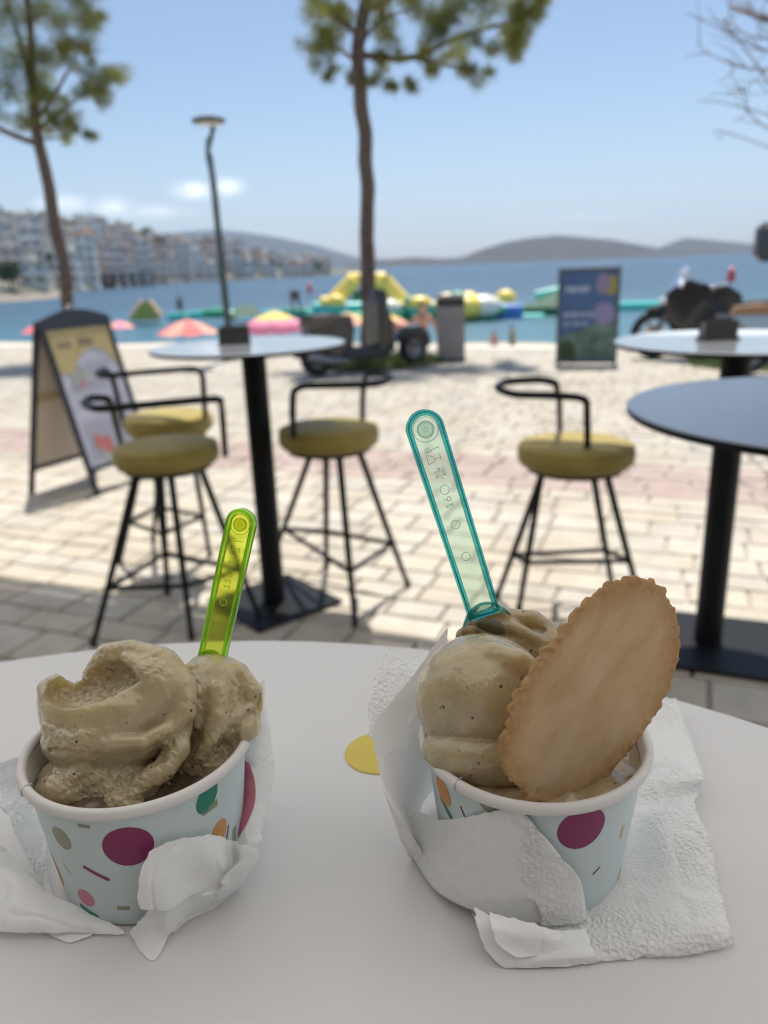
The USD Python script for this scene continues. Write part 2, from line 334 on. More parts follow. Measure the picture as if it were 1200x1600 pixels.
for t in (.04, .16, .31, .47, .64):
    px = -130 + rb.random() * 30; rown = 0
    while px < 515:
        o = land(px, t); dist = math.hypot(o[0], o[1])
        wpx = rb.choice([14, 18, 22, 28, 34]) * rb.uniform(.85, 1.15) * (.62 if px > 400 else 1); w = wpx / 1200 * dist
        st = int(rb.integers(2, 6)) if px < 380 else int(rb.integers(2, 4))
        if t > .4: st = max(2, st - 2)
        if px < 60 and t < .1: px += wpx; continue
        h = st * 3.1; dp = w * rb.uniform(.6, .9); yaw = math.atan2(-o[0], o[1]) + rb.uniform(-.35, .35); R = rotz(yaw)
        kind = int(rb.integers(0, 4)); red = rb.random() < .14
        row_txt = ['along the far waterfront', 'one street up the far hillside', 'halfway up the far hillside', 'high on the far hillside', 'near the top of the far hillside'][[.04, .16, .31, .47, .64].index(t)]
        b = Thing('apartment_block', f'{wlab[kind]} {st} storey apartment block {row_txt}, {ORD[rown]} from the left', 'building', o, 'apartment blocks across the bay'); rown += 1
        L = lambda x, y, z: o + R @ np.array([x, y, z])
        b.part('wall', box(w, dp, h + 8, .05, L(0, 0, h / 2 - 4), R), walls[kind], False)
        rf = b.part('roof', cat(box(w + .8, dp + .8, .5, .05, L(0, 0, h + .25), R)) if not red else move(trimesh.convex.convex_hull(np.array([[-w / 2 - .5, -dp / 2 - .5, h], [w / 2 + .5, -dp / 2 - .5, h], [w / 2 + .5, dp / 2 + .5, h], [-w / 2 - .5, dp / 2 + .5, h], [-w / 4, 0, h + 2.4], [w / 4, 0, h + 2.4]])), R, o), roofm[1 if red else 0], False)
        b.part('stair_tower', box(2.6, 2.4, 2.3, .05, L(w * rb.uniform(-.25, .25), 0, h + (1.6 if not red else 1.9)), R), walls[kind], False, under=rf)
        nb = max(2, int(w / 3.4)); win, slab = [], []
        for k in range(st):
            slab.append(box(w * .86, 1.3, .9, .03, L(0, -dp / 2 - .66, k * 3.1 + .45), R) if k else None)
            for i in range(nb):
                x = (i + .5) / nb * w - w / 2
                win.append(box(w / nb * .52, .16, 1.75, .02, L(x, -dp / 2 - .06, k * 3.1 + 1.75), R))
                if i < 3: win.append(box(.16, 1.3, 1.5, .02, L(w / 2 + .05, (i - 1) * dp * .28, k * 3.1 + 1.7), R))
        b.part('window_rows', cat(*win), winm, False, kind='stuff')
        b.part('balcony_rows', cat(*slab), slabm, False, kind='stuff')
        bcount += 1
        px += wpx * rb.uniform(.95, 1.15 + .9 * t)
# round trees between the blocks and a dark timber pier with a beach at the left
leafdark = mat('far_tree_leaves', (.045, .065, .025), .9, .5, .6)
def leaf_clump(n, c, r, size, rr, squash=.8):
    d = rr.normal(size=(n, 3)); d /= np.linalg.norm(d, axis=1)[:, None]; p = d * (rr.random((n, 1)) ** .4) * r * [1, 1, squash] + c
    a = rr.normal(size=(n, 3)); a /= np.linalg.norm(a, axis=1)[:, None]; b = np.cross(a, d + .01); b /= np.linalg.norm(b, axis=1)[:, None] + 1e-9
    s_ = size * rr.uniform(.6, 1.3, (n, 1)); v = np.stack([p - a * s_, p + b * s_ * .5, p + a * s_, p - b * s_ * .5], 1).reshape(-1, 3)
    i = np.arange(n)[:, None] * 4
    return trimesh.Trimesh(v, np.vstack([i + [0, 1, 2], i + [0, 2, 3]]), process=False)
bark_far = mat('far_trunk_bark', (.12, .09, .07), .9)
for i, (px, t, r) in enumerate(sorted([(20, .03, 3.6), (60, .05, 3.2), (95, .12, 3.4), (150, .3, 4.2), (215, .42, 4), (262, .12, 3.4), (310, .5, 4), (392, .1, 3.6), (420, .3, 4), (445, .15, 3.6), (470, .4, 4), (492, .1, 3.4), (240, .75, 4.5), (170, .85, 4.5), (330, .8, 4), (405, .7, 4), (120, .6, 4), (510, .3, 3.6), (45, .42, 4.5), (85, .66, 5), (140, .76, 5.5), (190, .22, 4), (205, .66, 5), (255, .55, 5), (290, .3, 4.2), (300, .72, 5), (350, .35, 4.4), (365, .62, 4.6), (10, .72, 5.5), (430, .55, 4.5)])):
    o = land(px, t) - [0, 0, .5]
    tr = Thing('shore_tree', f'dark round tree among the apartment blocks across the bay, {ORD[i]} from the left', 'tree', o, 'dark round trees between the far apartment blocks')
    tr.part('trunk', tube([o, o + [.2, 0, 3], o + [.1, 0, 5]], [.35, .28, .15], 7), bark_far)
    tr.part('crown', leaf_clump(420, o + [0, 0, 5.2], r, .75, rb), leafdark, False)
a, b = W(128, 452, SEA), W(250, 446, SEA)
o = a.copy(); pier = Thing('pier', 'long dark low pier building at the water below the hillside', 'pier', o)
ax = unit(b - a); Lp = np.linalg.norm(b - a); R = np.stack([ax, np.cross(Z_, ax), Z_], 1)
dk = mat('dark_pier_timber', (.06, .05, .045), .9, .3, 2)
pier.part('deck', box(Lp, 10, .6, .05, a + ax * Lp / 2 + [0, 0, 1.4], R), dk, False)
pier.part('roof', box(Lp * .8, 8, .4, .05, a + ax * Lp * .45 + [0, 0, 5], R), mat('pier_roof', (.13, .07, .06), .9, .3, 1), False)
for k in range(7):
    for sd in (-4, 4): pier.part('post', box(.5, .5, 6.4, .03, a + ax * Lp * (.08 + k * .125) + R[:, 1] * sd + [0, 0, 1.75], R), dk, False)
pts = [W(x, y, SEA + .5) for x, y in ((-250, 471), (-120, 470), (0, 468), (60, 464), (110, 460))]
P = np.array([[p + unit([p[0], p[1], 0]) * k + [0, 0, max(0, k * .06) - (k < 0) * 1.2] for k in (-4, 0, 2, 5, 8)] for p in pts])
lone('cove_beach', grid(P), mat('dark_shore', (.24, .205, .165), .95, .3, .5), kind='structure', smooth=True)

# ------------------------------------------------------------------ cafe wall and awning (they make the shade)
wall_m = mat('cafe_plaster', (.24, .22, .20), .9, .08, 3, .3, 60)
wl = Thing('cafe_wall', 'beige plastered cafe front wall behind the tables', 'wall', fr(0, -1.75))
wl.part('wall', box(16, .3, 3.4, .02, fr(0, -1.8, 1.7), RF), wall_m, False)
wl.part('plinth', box(16, .06, .3, .01, fr(0, -1.62, .15), RF), mat('plinth_stone', (.30, .28, .26), .8), False)
aw = Thing('cafe_awning', 'wide beige fabric awning with scalloped edge shading the cafe tables', 'awning', fr(0, -1.65, 3.3))
fab = usdkit.material(stage, '/World/Looks/awning_fabric', {"d": ("diffuse_bsdf", {"color": (.72, .68, .62)}), "t": ("translucent_bsdf", {"color": (.64, .635, .61)}), "m": ("mix_closure", {"fac": .60})}, [("d.BSDF", "m.closure1"), ("t.BSDF", "m.closure2")], surface="m.closure")
S_EDGE = 3.40
P = np.array([[fr(e, s_, z) for e in np.linspace(-8, 8, 9)] for s_, z in ((-1.64, 3.35), (0, 3.22), (2, 3.13), (S_EDGE, 3.05))])
aw.part('canopy', grid(P), fab, True)
P = np.array([[fr(e, S_EDGE + .01, 3.05 - k * (.17 + .035 * abs(math.sin(e * math.pi / .42)))) for e in np.linspace(-8, 8, 500)] for k in (0, .5, 1)])
aw.part('valance', grid(P), fab, True)
for e in (-7.6, -3.8, 0, 3.8, 7.6):
    aw.part('arm', tube([fr(e, -1.6, 3.2), fr(e, 1, 3.05), fr(e, S_EDGE - .03, 3.02)], .025, 8), mat('awning_metal', (.5, .5, .5), .4, .05, 20, metallic=.8), True)
aw.part('front_bar', tube([fr(-8, S_EDGE - .02, 3.04), fr(8, S_EDGE - .02, 3.04)], .02, 8), mat('awning_metal', (.5, .5, .5)), True)

# ------------------------------------------------------------------ bar tables
black_steel = mat('black_powder_steel', (.006, .0065, .008), .5, .2, 80, .15, 900, specular_ior_level=.25)
lam_white = mat('white_laminate', (.665, .645, .63), .36, .022, 6, .06, 1500, specular_ior_level=.4)
lam_core = mat('white_laminate_edge', (.70, .68, .665), .5, .02, 30)
lam_grey = mat('blue_grey_laminate', (.22, .25, .32), .2, .03, 12, .05, 1500)
lam_pale = mat('pale_bar_laminate', (.76, .77, .79), .06, .02, 12, ior=1.65)
def bar_table(label, c, R_, topm, edgem, base_yaw=A22, thick=.014, group=None, post=.045, base=.23, bshift=(0, 0)):
    o = np.array([c[0], c[1], 0.0]); t = Thing('bar_table', label, 'table', o, group)
    z1 = 1.05; b = .0025
    t.part('table_top', lathe([(0, z1), (R_ - .006, z1), (R_ - b, z1 - .0006), (R_, z1 - b)], 128, o), topm, 25)
    t.part('top_edge', lathe([(R_ - .0004, z1 - b), (R_ - .0004, z1 - thick + b), (R_ - b, z1 - thick), (0, z1 - thick)][::-1], 128, o), edgem, 25)
    ob = o + [bshift[0], bshift[1], 0]
    t.part('post', lathe([(0, .02), (post, .02), (post, z1 - thick - .012), (0, z1 - thick - .012)][::-1], 28, ob), black_steel, 40)
    t.part('top_plate', box(.26, .26, .008, .002, ob + [0, 0, z1 - thick - .006], rotz(-base_yaw)), black_steel, False)
    t.part('base_plate', box(base * 2, base * 2, .012, .003, ob + [0, 0, .011], rotz(-base_yaw)), black_steel, False)
    return t
bar_table('large white round table in the foreground holding both ice cream cups', (-.1305, -.0128), .5102, lam_white, lam_core, thick=.013, base=.3)
bar_table('white topped bar table with black post behind the left stools', (-.462, 2.80), .345, lam_pale, black_steel, base_yaw=math.radians(-40), base=.2, bshift=(0, .09))
bar_table('white topped bar table half out of frame before the motorcycle', (1.10, 2.36), .37, lam_pale, black_steel, base=.22, bshift=(.012, .045))
bar_table('blue grey topped bar table with black edge, cut by the right frame edge', (.80, 1.255), .375, lam_grey, black_steel, base=.21)

def napkin_box(label, px, py, c):
    o = W(px, py, 1.05); t = Thing('napkin_holder', label, 'napkin holder', o)
    hold = mat('dark_holder_plastic', (.035, .033, .032), .5, .1, 30)
    t.part('base', box(.115, .06, .008, .002, o + [0, 0, .005], rotz(.1)), hold, False)
    t.part('front_plate', box(.105, .004, .05, .001, o + [0, -.022, .033], rotz(.1)), hold, False)
    t.part('back_plate', box(.105, .004, .055, .001, o + [0, .022, .035], rotz(.1)), hold, False)
    t.part('napkins', box(.098, .034, .042, .002, o + [0, 0, .031], rotz(.1)), mat('dull_napkins', (.20, .18, .17), .9), False)
napkin_box('dark napkin holder on the left bar table below the lamp post', 367, 537, 0)
napkin_box('dark napkin holder on the right bar table before the motorcycle', 1121, 531, 0)

# ------------------------------------------------------------------ bar stools
cushion = usdkit.material(stage, '/World/Looks/mustard_cushion', {
    "g": ("geometry", {}), "n": ("noise_texture", {"scale": 14., "detail": 4.}), "w": ("noise_texture", {"scale": 900., "detail": 2.}),
    "r": ("rgb_ramp", {"ramp": [(.3, (.275, .21, .042)), (.7, (.33, .255, .06))]}), "b": ("bump", {"strength": .3, "distance": .0006}),
    "p": ("principled_bsdf", {"roughness": .8, "sheen_weight": .25, "sheen_roughness": .4})},
    [("g.position", "n.vector"), ("g.position", "w.vector"), ("n.fac", "r.fac"), ("r.color", "p.base_color"), ("w.fac", "b.height"), ("b.normal", "p.normal")], surface="p.BSDF")
def stool(label, seat_px, zs, rad, feet_px, hoop):
    c = W(*seat_px, zs); feet = [W(*f) for f in feet_px]; o = np.array([c[0], c[1], 0])
    t = Thing('bar_stool', label, 'stool', o)
    h = .082; prof = [(0, zs + .006), (rad * .6, zs + .004), (rad - .028, zs - .001), (rad - .012, zs - .008), (rad - .003, zs - .02), (rad, zs - .035), (rad - .002, zs - h + .022), (rad - .014, zs - h + .006), (rad - .03, zs - h), (0, zs - h)]
    st = t.part('seat', lathe(prof[::-1], 64, c * [1, 1, 0]), cushion, 60)
    t.part('piping', tube([c * [1, 1, 0] + [(rad - .007) * math.cos(a), (rad - .007) * math.sin(a), zs - .013] for a in np.linspace(0, 2 * np.pi, 64, endpoint=False)], .004, 6, closed=True), cushion, True, under=st)
    t.part('seat_plate', lathe([(0, zs - h - .014), (rad * .82, zs - h - .014), (rad * .82, zs - h), (0, zs - h)][::-1], 48, c * [1, 1, 0]), black_steel, 30)
    tops, mids = [], []
    for f in feet:
        d = unit((f - o) * [1, 1, 0]); top = o + d * rad * .62 + [0, 0, zs - h - .012]; tops.append(top)
        leg = t.part('leg', tube([top, top * .5 + f * .5, f + [0, 0, .012]], [.0125, .0125, .0105], 12), black_steel, 50)
        t.part('foot_cap', tube([f + [0, 0, .002], f + [0, 0, .03]], [.0135, .0125], 12), mat('rubber_black', (.02, .02, .02), .8), 50, under=leg)
        mids.append(f + (top - f) * (.215 / (zs - h)))
    for i in range(4):
        t.part('footrest_bar', tube([mids[i], mids[(i + 1) % 4]], .0095, 10), black_steel, 50)
    t.part('arm_hoop', tube(round_path(hoop(zs), .07), .0115, 12), black_steel, 60)
    return t
HZ = .925
stool('yellow cushioned bar stool with black arm hoop, nearest at the left', (258, 692), .715, .19, [(147, 1010), (300, 1000), (405, 967), (262, 930)],
      lambda zs: [W(352, 712, zs - .08), W(347, 640, HZ - .10), W(344, 622, HZ), W(180, 637, HZ), W(150, 639, HZ), W(128, 631, HZ), W(142, 621, HZ), W(168, 622, HZ), W(176, 640, HZ - .06), W(192, 706, zs - .08)])
stool('yellow bar stool half in sun between the poster board and the left table', (262, 646), .725, .19, [(188, 880), (262, 905), (328, 870), (240, 845)],
      lambda zs: [W(322, 668, zs - .08), W(318, 610, HZ - .08), W(316, 575, HZ), W(230, 581, HZ), W(160, 588, HZ), W(150, 583, HZ), W(165, 577, HZ), W(176, 590, HZ - .04), W(195, 668, zs - .08)])
stool('yellow bar stool right of the left table post, sun on its back corner', (513, 664), .74, .19, [(424, 880), (555, 978), (637, 917), (510, 888)],
      lambda zs: [W(459, 700, zs - .08), W(457, 640, HZ - .06), W(458, 603, HZ), W(540, 602, HZ), W(590, 600, HZ), W(613, 592, HZ), W(600, 584, HZ), W(572, 582, HZ), W(567, 610, HZ - .08), W(566, 662, zs - .06)])
stool('yellow bar stool alone behind the ice cream with wafer', (900, 690), .70, .2, [(777, 935), (811, 955), (1002, 950), (957, 925)],
      lambda zs: [W(917, 735, zs - .085), W(918, 680, zs + .05), W(917, 622, HZ - .02), W(870, 618, HZ - .01), W(800, 617, HZ - .01), W(774, 606, HZ), W(790, 596, HZ), W(840, 593, HZ), W(868, 597, HZ), W(874, 625, HZ - .1), W(875, 672, zs - .05)])

# ------------------------------------------------------------------ sandwich board
def sandwich():
    o = W(100, 772) * [1, 1, 0]; t = Thing('sandwich_board', 'tall dark framed sandwich board with menu poster beside the left stools', 'sign', o)
    pl, pr_ = W(150, 776), W(246, 742)                                    # feet of the poster panel
    wd = unit(pr_ - pl); bl = W(46, 772); br = bl + wd * np.linalg.norm(pr_ - pl)
    H = 1.06; topc = (pl + bl) / 2
    TL = (pl * .55 + bl * .45) + [0, 0, H]; TR = TL + (pr_ - pl)
    w = np.linalg.norm(pr_ - pl)
    def panel(a, b, tl, out, face):
        u = unit(b - a); v = unit(tl - a); n = unit(np.cross(u, v)) * out; R = np.stack([u, v, np.cross(u, v)], 1); Lh = np.linalg.norm(tl - a)
        return u, v, n, R, Lh
    fm = mat('board_frame_dark', (.022, .025, .035), .5, .1, 30)
    u, v, n, R, Lh = panel(pl, pr_, TL, 1, 0)
    if n @ np.array([0, -1, 0]) < 0: n = -n
    cpt = lambda x, y, d=0: pl + u * x + v * y + n * d
    # header with arched top
    x = np.linspace(0, w, 24); arc = sg.Polygon([(0, Lh - .05)] + [(q, Lh + .055 * math.sin(math.pi * q / w)) for q in x] + [(w, Lh - .05)])
    hd = t.part('header', extrude(arc, .03, R, pl, -.015), fm, False)
    t.part('hang_hook', tube([cpt(w / 2 - .03, Lh + .05), cpt(w / 2 - .02, Lh + .075), cpt(w / 2 + .02, Lh + .075), cpt(w / 2 + .03, Lh + .05)], .006, 8), mat('hook_chrome', (.6, .6, .62), .25, .02, 10, metallic=1.), True, under=hd)
    for q in (.016, w - .016): t.part('side_rail', box(.032, Lh - .05, .03, .004, cpt(q, Lh / 2 - .025), R), fm, False)
    t.part('bottom_rail', box(w - .064, .03, .03, .004, cpt(w / 2, .165), R), fm, False)
    poster = mat('menu_poster_paper', (.46, .47, .55), .6, .06, 12)
    ps = t.part('poster', box(w - .068, Lh - .24, .008, .001, cpt(w / 2, .18 + (Lh - .24) / 2, .002), R), poster, False)
    def flat(poly, m, name='print', d=.0075): t.part(name, extrude(poly, .0012, np.stack([u, v, n], 1) if np.cross(u, v) @ n > 0 else np.stack([u, v, np.cross(u, v)], 1), pl + n * d), m, False, under=ps)
    x0, x1, y1 = .036, w - .036, Lh - .062
    ochre = mat('poster_ochre', (.42, .34, .16), .6, .1, 20); dkp = mat('poster_ink', (.16, .15, .16), .6); gp = mat('poster_pale', (.50, .51, .60), .6, .05, 10)
    sun_arc = sg.box(x0, y1 - .26, x1, y1).difference(affinity.scale(sg.Point(x0 + (x1 - x0) * .62, y1 - .33).buffer(.16, 24), 1.15, 1.25))
    flat(sun_arc, ochre)
    lets = []
    r = np.random.default_rng(5)
    for (xa, nl, hh) in ((x0 + .05, 5, .042), (x0 + .205, 6, .05)):
        for k in range(nl):
            xx = xa + k * .021
            if xx < x1 - .03:
                lets += [sg.box(xx, y1 - .105, xx + .005, y1 - .105 + hh * r.uniform(.8, 1.05)), sg.box(xx + .009, y1 - .105, xx + .013, y1 - .105 + hh * r.uniform(.6, 1))]
    flat(sg.MultiPolygon(lets), dkp, 'heading', .0092)
    lines = []
    for k in range(26):
        yy = y1 - .20 - k * .023 - (.05 if k > 7 else 0)
        if yy < .2: break
        xa = x0 + (.2 if k < 6 else .03) + r.uniform(0, .01); xb = x1 - r.uniform(.02, .12)
        if .38 < k / 26 < .5: continue
        q = xa
        while q < xb: 
            L = r.uniform(.012, .04); lines.append(sg.box(q, yy, min(q + L, xb), yy + .006)); q += L + .008
    t.part('text_lines', cat(*[extrude(g, .0012, np.stack([u, v, n], 1), pl + n * .0092) for g in lines]), mat('poster_small_print', (.30, .30, .35), .6), False, under=ps, kind='stuff')
    for (qx, qy, rr, c) in ((.10, .30, .034, (.30, .34, .33)), (.15, .255, .03, (.42, .44, .20)), (.13, .33, .025, (.45, .16, .16)), (.20, .30, .03, (.38, .40, .36)), (.12, .70, .04, (.30, .22, .33)), (.18, .73, .045, (.33, .20, .30)), (.15, .80, .03, (.42, .2, .34)), (.33, .53, .035, (.5, .2, .12)), (.35, .49, .02, (.16, .13, .3))):
        flat(affinity.scale(sg.Point(x0 + qx, y1 - qy).buffer(rr, 10), 1, 1.25), mat('poster_print_' + ['rust', 'olive', 'red', 'sage', 'violet', 'plum', 'pink', 'orange', 'navy'][int(round(qx * 100 + qy * 100)) % 9], c, .6), 'picture', .0085 + rr * .02)
    # rear panel
    TLb = TL - n * .02; ub, vb, nb_, Rb, Lb = panel(bl, br, TLb, 1, 0)
    cb = lambda x, y, d=0: bl + ub * x + vb * y + nb_ * d
    for q in (.016, w - .016): t.part('rear_rail', box(.032, Lb, .03, .004, cb(q, Lb / 2), Rb), fm, False)
    t.part('rear_board', box(w - .066, Lb - .22, .012, .002, cb(w / 2, .2 + (Lb - .22) / 2 - .02), Rb), mat('board_back_beige', (.56, .48, .38), .8, .05, 8), False)
    t.part('rear_tape', box(w - .07, .05, .004, .001, cb(w / 2, .62, .011), Rb), mat('brown_tape', (.42, .29, .16), .6), False)
    t.part('rear_bottom_rail', box(w - .066, .03, .028, .004, cb(w / 2, .165), Rb), fm, False)
sandwich()

# ------------------------------------------------------------------ street lamp, bin, information board
def lamp():
    o = W(362, 562); t = Thing('street_lamp', 'slim grey street lamp with flat round head and curved neck', 'lamp', o)
    m = mat('lamp_paint', (.045, .06, .055), .45, .06, 10); top = lambda x, y: Y(x, y, o[1] + .0)
    path = [o + [0, 0, .02], Y(347, 420, o[1]), Y(334, 290, o[1]), Y(327, 240, o[1])]
    t.part('pole', tube(path, [.055, .05, .045, .04], 14), m)
    t.part('base_flange', lathe([(0, 0), (.14, 0), (.14, .03), (.07, .05), (.06, .25), (0, .25)][::-1], 20, o), m)
    t.part('neck', tube(smooth_path([Y(328, 255, o[1]), Y(325, 235, o[1] - .02), Y(330, 214, o[1] - .05), Y(333, 197, o[1] - .05)], 12), .034, 12), m)
    t.part('spare_bracket', tube([Y(327, 262, o[1] + .06), Y(323, 235, o[1] + .05), Y(325, 215, o[1] + .04)], .022, 8), m)
    c = Y(326, 189, o[1] - .05)
    t.part('lamp_head', lathe([(0, -.035), (.2, -.035), (.235, -.01), (.235, .02), (.15, .045), (0, .05)], 32, c), m)
    t.part('lens', lathe([(0, -.04), (.17, -.04), (.17, -.0355), (0, -.0355)], 32, c), mat('lamp_lens', (.5, .5, .46), .4), False)
lamp()
def litter_bin():
    o = W(705, 562); t = Thing('litter_bin', 'tall grey brown rectangular litter bin on the promenade', 'bin', o); m = mat('bin_grey_brown', (.30, .265, .235), .7, .1, 8, .2, 90); dk = mat('bin_dark_top', (.07, .06, .055), .6)
    R = rotz(-.1); b = .39
    t.part('body', box(b, .36, .74, .015, o + [0, 0, .38], R), m, False); t.part('foot', box(b + .02, .38, .03, .005, o + [0, 0, .015], R), dk, False)
    for sx in (-1, 1):
        for sy in (-1, 1): t.part('corner_post', box(.035, .035, .09, .004, o + R @ np.array([sx * (b / 2 - .02), sy * .155, .795]), R), dk, False)
    t.part('lid', box(b + .02, .38, .05, .012, o + [0, 0, .865], R), m, False); t.part('opening', box(b - .06, .28, .085, .01, o + [0, 0, .796], R), dk, False)
litter_bin()
def info_board():
    a, b = W(868, 571), W(963, 571); o = a * [1, 1, 0]; t = Thing('poster_stand', 'blue and green poster stand on the promenade before the sea', 'sign', o)
    u = unit(b - a); w = np.linalg.norm(b - a); R = np.stack([u, np.cross(Z_, u), Z_], 1); n = -R[:, 1]; H = 1.2
    fm = mat('stand_frame', (.10, .11, .12), .5); P = lambda x, z, d=0: a + u * x + Z_ * z + n * d
    for x in (.02, w - .02): t.part('post', box(.04, .05, H, .005, P(x, H / 2), R), fm, False)
    t.part('rail', box(w - .08, .05, .04, .005, P(w / 2, H - .02), R), fm, False); t.part('rail', box(w - .08, .05, .04, .005, P(w / 2, .05), R), fm, False)
    ps = t.part('poster', box(w - .082, .02, H - .1, .002, P(w / 2, H / 2 + .01), R), mat('poster_blue', (.055, .115, .23), .45, .15, 5), False)
    R2 = np.stack([u, Z_, n], 1)
    def flat(poly, m, name='picture', d=.0115): t.part(name, extrude(poly, .0015, R2, a + n * d), m, False, under=ps)
    flat(sg.Polygon([(.042, .08), (w - .042, .08), (w - .042, .62), (w * .72, .56), (w * .45, .46), (.042, .36)]), mat('poster_green', (.11, .17, .125), .5, .5, 9), 'landscape')
    flat(sg.Polygon([(.042, .08), (w * .33, .08), (w * .30, .25), (w * .18, .33), (.042, .27)]), mat('poster_dark_green', (.03, .055, .015), .5, .3, 12), 'shrub', .0135)
    flat(sg.Point(w * .84, H - .22).buffer(.115, 20).intersection(sg.box(0, 0, w - .043, H - .055)), mat('poster_gold', (.30, .26, .06), .5, .3, 15), 'emblem')
    flat(affinity.scale(sg.Point(w * .72, H - .2).buffer(.085, 16), 1, 1.5), mat('poster_mauve', (.22, .18, .26), .5, .2, 15), 'figure', .0135)
    flat(affinity.scale(sg.Point(w * .76, H - .56).buffer(.13, 16), 1, 1.05), mat('poster_lilac', (.25, .22, .36), .5, .2, 15), 'flower', .0135)
    r = np.random.default_rng(4); mk = []
    for z, x0, n_, hh in ((H - .30, .10, 5, .085), (H - .60, .09, 7, .07), (H - .70, .09, 5, .05)):
        for k in range(n_):
            x = x0 + k * (.062 if n_ == 5 else .05)
            mk += [sg.box(x, z, x + .016, z + hh * r.uniform(.7, 1)), sg.box(x + .016, z + hh * r.uniform(0, .7), x + .042, z + hh * .75)]
    t.part('lettering', cat(*[extrude(g, .0015, R2, a + n * .0137) for g in mk]), mat('poster_white_print', (.50, .54, .62), .5), False, under=ps, kind='stuff')
info_board()

# ------------------------------------------------------------------ pines and the bare tree
bark = mat('pine_bark', (.125, .085, .062), .95, .4, 14, .8, 30)
needle = usdkit.material(stage, '/World/Looks/pine_needles', {
    "g": ("geometry", {}), "n": ("noise_texture", {"scale": 1.6, "detail": 3.}), "r": ("rgb_ramp", {"ramp": [(.3, (.11, .135, .022)), (.7, (.27, .27, .05))]}),
    "p": ("principled_bsdf", {"roughness": .6}), "t": ("translucent_bsdf", {}), "m": ("mix_closure", {"fac": .6})},
    [("g.position", "n.vector"), ("n.fac", "r.fac"), ("r.color", "p.base_color"), ("r.color", "t.color"), ("p.BSDF", "m.closure1"), ("t.BSDF", "m.closure2")], surface="m.closure")
def tufts(centres, rad, n, ln, wd, rr):
    """Needle tufts: thin blades fanning out of points scattered round each centre."""
    C = np.repeat(np.asarray(centres), n, 0); R_ = np.repeat(np.asarray(rad), n)
    d = rr.normal(size=C.shape); d /= np.linalg.norm(d, axis=1)[:, None]
    p = C + d * (R_ * rr.random(len(C)) ** .5)[:, None] * [1, 1, .75]
    dirn = d * .7 + rr.normal(size=C.shape) * .6 + [0, 0, .35]; dirn /= np.linalg.norm(dirn, axis=1)[:, None]
    sd = np.cross(dirn, rr.normal(size=C.shape)); sd /= np.linalg.norm(sd, axis=1)[:, None]
    L = ln * rr.uniform(.6, 1.2, (len(C), 1)); w = wd * rr.uniform(.7, 1.2, (len(C), 1))
    v = np.stack([p - sd * w, p + sd * w, p + dirn * L + sd * w * .3, p + dirn * L - sd * w * .3], 1).reshape(-1, 3)
    i = np.arange(len(C))[:, None] * 4
    return trimesh.Trimesh(v, np.vstack([i + [0, 1, 2], i + [0, 2, 3]]), process=False)
def pine(label, base, trunk, limbs, clumps, seed, dist, spread=.9):
    """trunk and limbs: (picture x, y, depth offset, radius) along the limb; clumps: (x, y, radius in pixels, depth offset)."""
    rr = np.random.default_rng(seed); t = Thing('pine_tree', label, 'tree', base)
    q = lambda x, y, dz: Y(x, y, dist + dz)
    pts = [base - [0, 0, .1]] + [q(x, y, z) for x, y, z, r in trunk]; rad = [trunk[0][3] * 1.25] + [r for *_, r in trunk]
    P = smooth_path(pts, 60); rd = np.interp(np.linspace(0, 1, 60), np.linspace(0, 1, len(rad)), rad)
    P = P + (meshkit.noise(P * 3 + 5)[:, None] - .5) * .05 * np.array([1, 1, 0]) * (np.arange(60) > 3)[:, None]
    t.part('trunk', tube(P, rd * (1 + .12 * (meshkit.noise(P * 6) - .5)), 14), bark, True)
    for L in limbs:
        p = smooth_path([q(x, y, z) for x, y, z, r in L], 16); t.part('limb', tube(p, np.linspace(L[0][3], L[-1][3], 16), 8), bark, True)
    cs, rs, tw = [], [], []
    for x, y, r, z in clumps:
        for k in range(max(2, int(r / 6))):
            a = rr.normal(size=2) * r * .45; zz = z + rr.normal() * .35 * spread; cs.append(q(x + a[0], y + a[1], zz)); rs.append(r * rr.uniform(.28, .5) / 1200 * dist)
            m = q(x, y + r * .2, z); tw.append(tube([m, (m + cs[-1]) / 2 + rr.normal(size=3) * .04, cs[-1]], [.012, .009, .005], 4))
    t.part('twigs', cat(*tw), bark, True, kind='stuff')
    t.part('crown', tufts(cs, rs, 190, .12, .0034, rr), needle, False, kind='stuff')
rc = np.random.default_rng(31)
base2 = W(577, 562)
cl2 = [(505, 20, 34, 0), (500, 60, 30, .2), (520, 85, 30, -.1), (545, 30, 30, .5), (490, 5, 28, -.3), (515, 115, 16, 0), (545, 125, 14, .2), (600, 20, 36, .2), (620, 60, 30, -.2), (590, 95, 20, .3), (585, 130, 16, 0), (612, 138, 14, -.1), (640, 135, 12, .1),
       (650, 15, 36, .4), (680, 40, 32, 0), (700, 80, 34, -.2), (665, 95, 24, .2), (725, 105, 22, .1), (745, 110, 20, -.2), (720, 30, 38, .1), (760, 15, 40, -.1), (790, 45, 40, .2), (815, 25, 40, 0), (835, 10, 30, -.2), (800, 75, 24, 0), (770, 80, 26, .2), (830, 48, 28, .2), (560, -40, 60, .3), (640, -50, 70, -.4), (740, -50, 70, .3), (480, -50, 50, .4), (820, -50, 50, 0), (600, -120, 90, 0), (700, -120, 80, .5)]
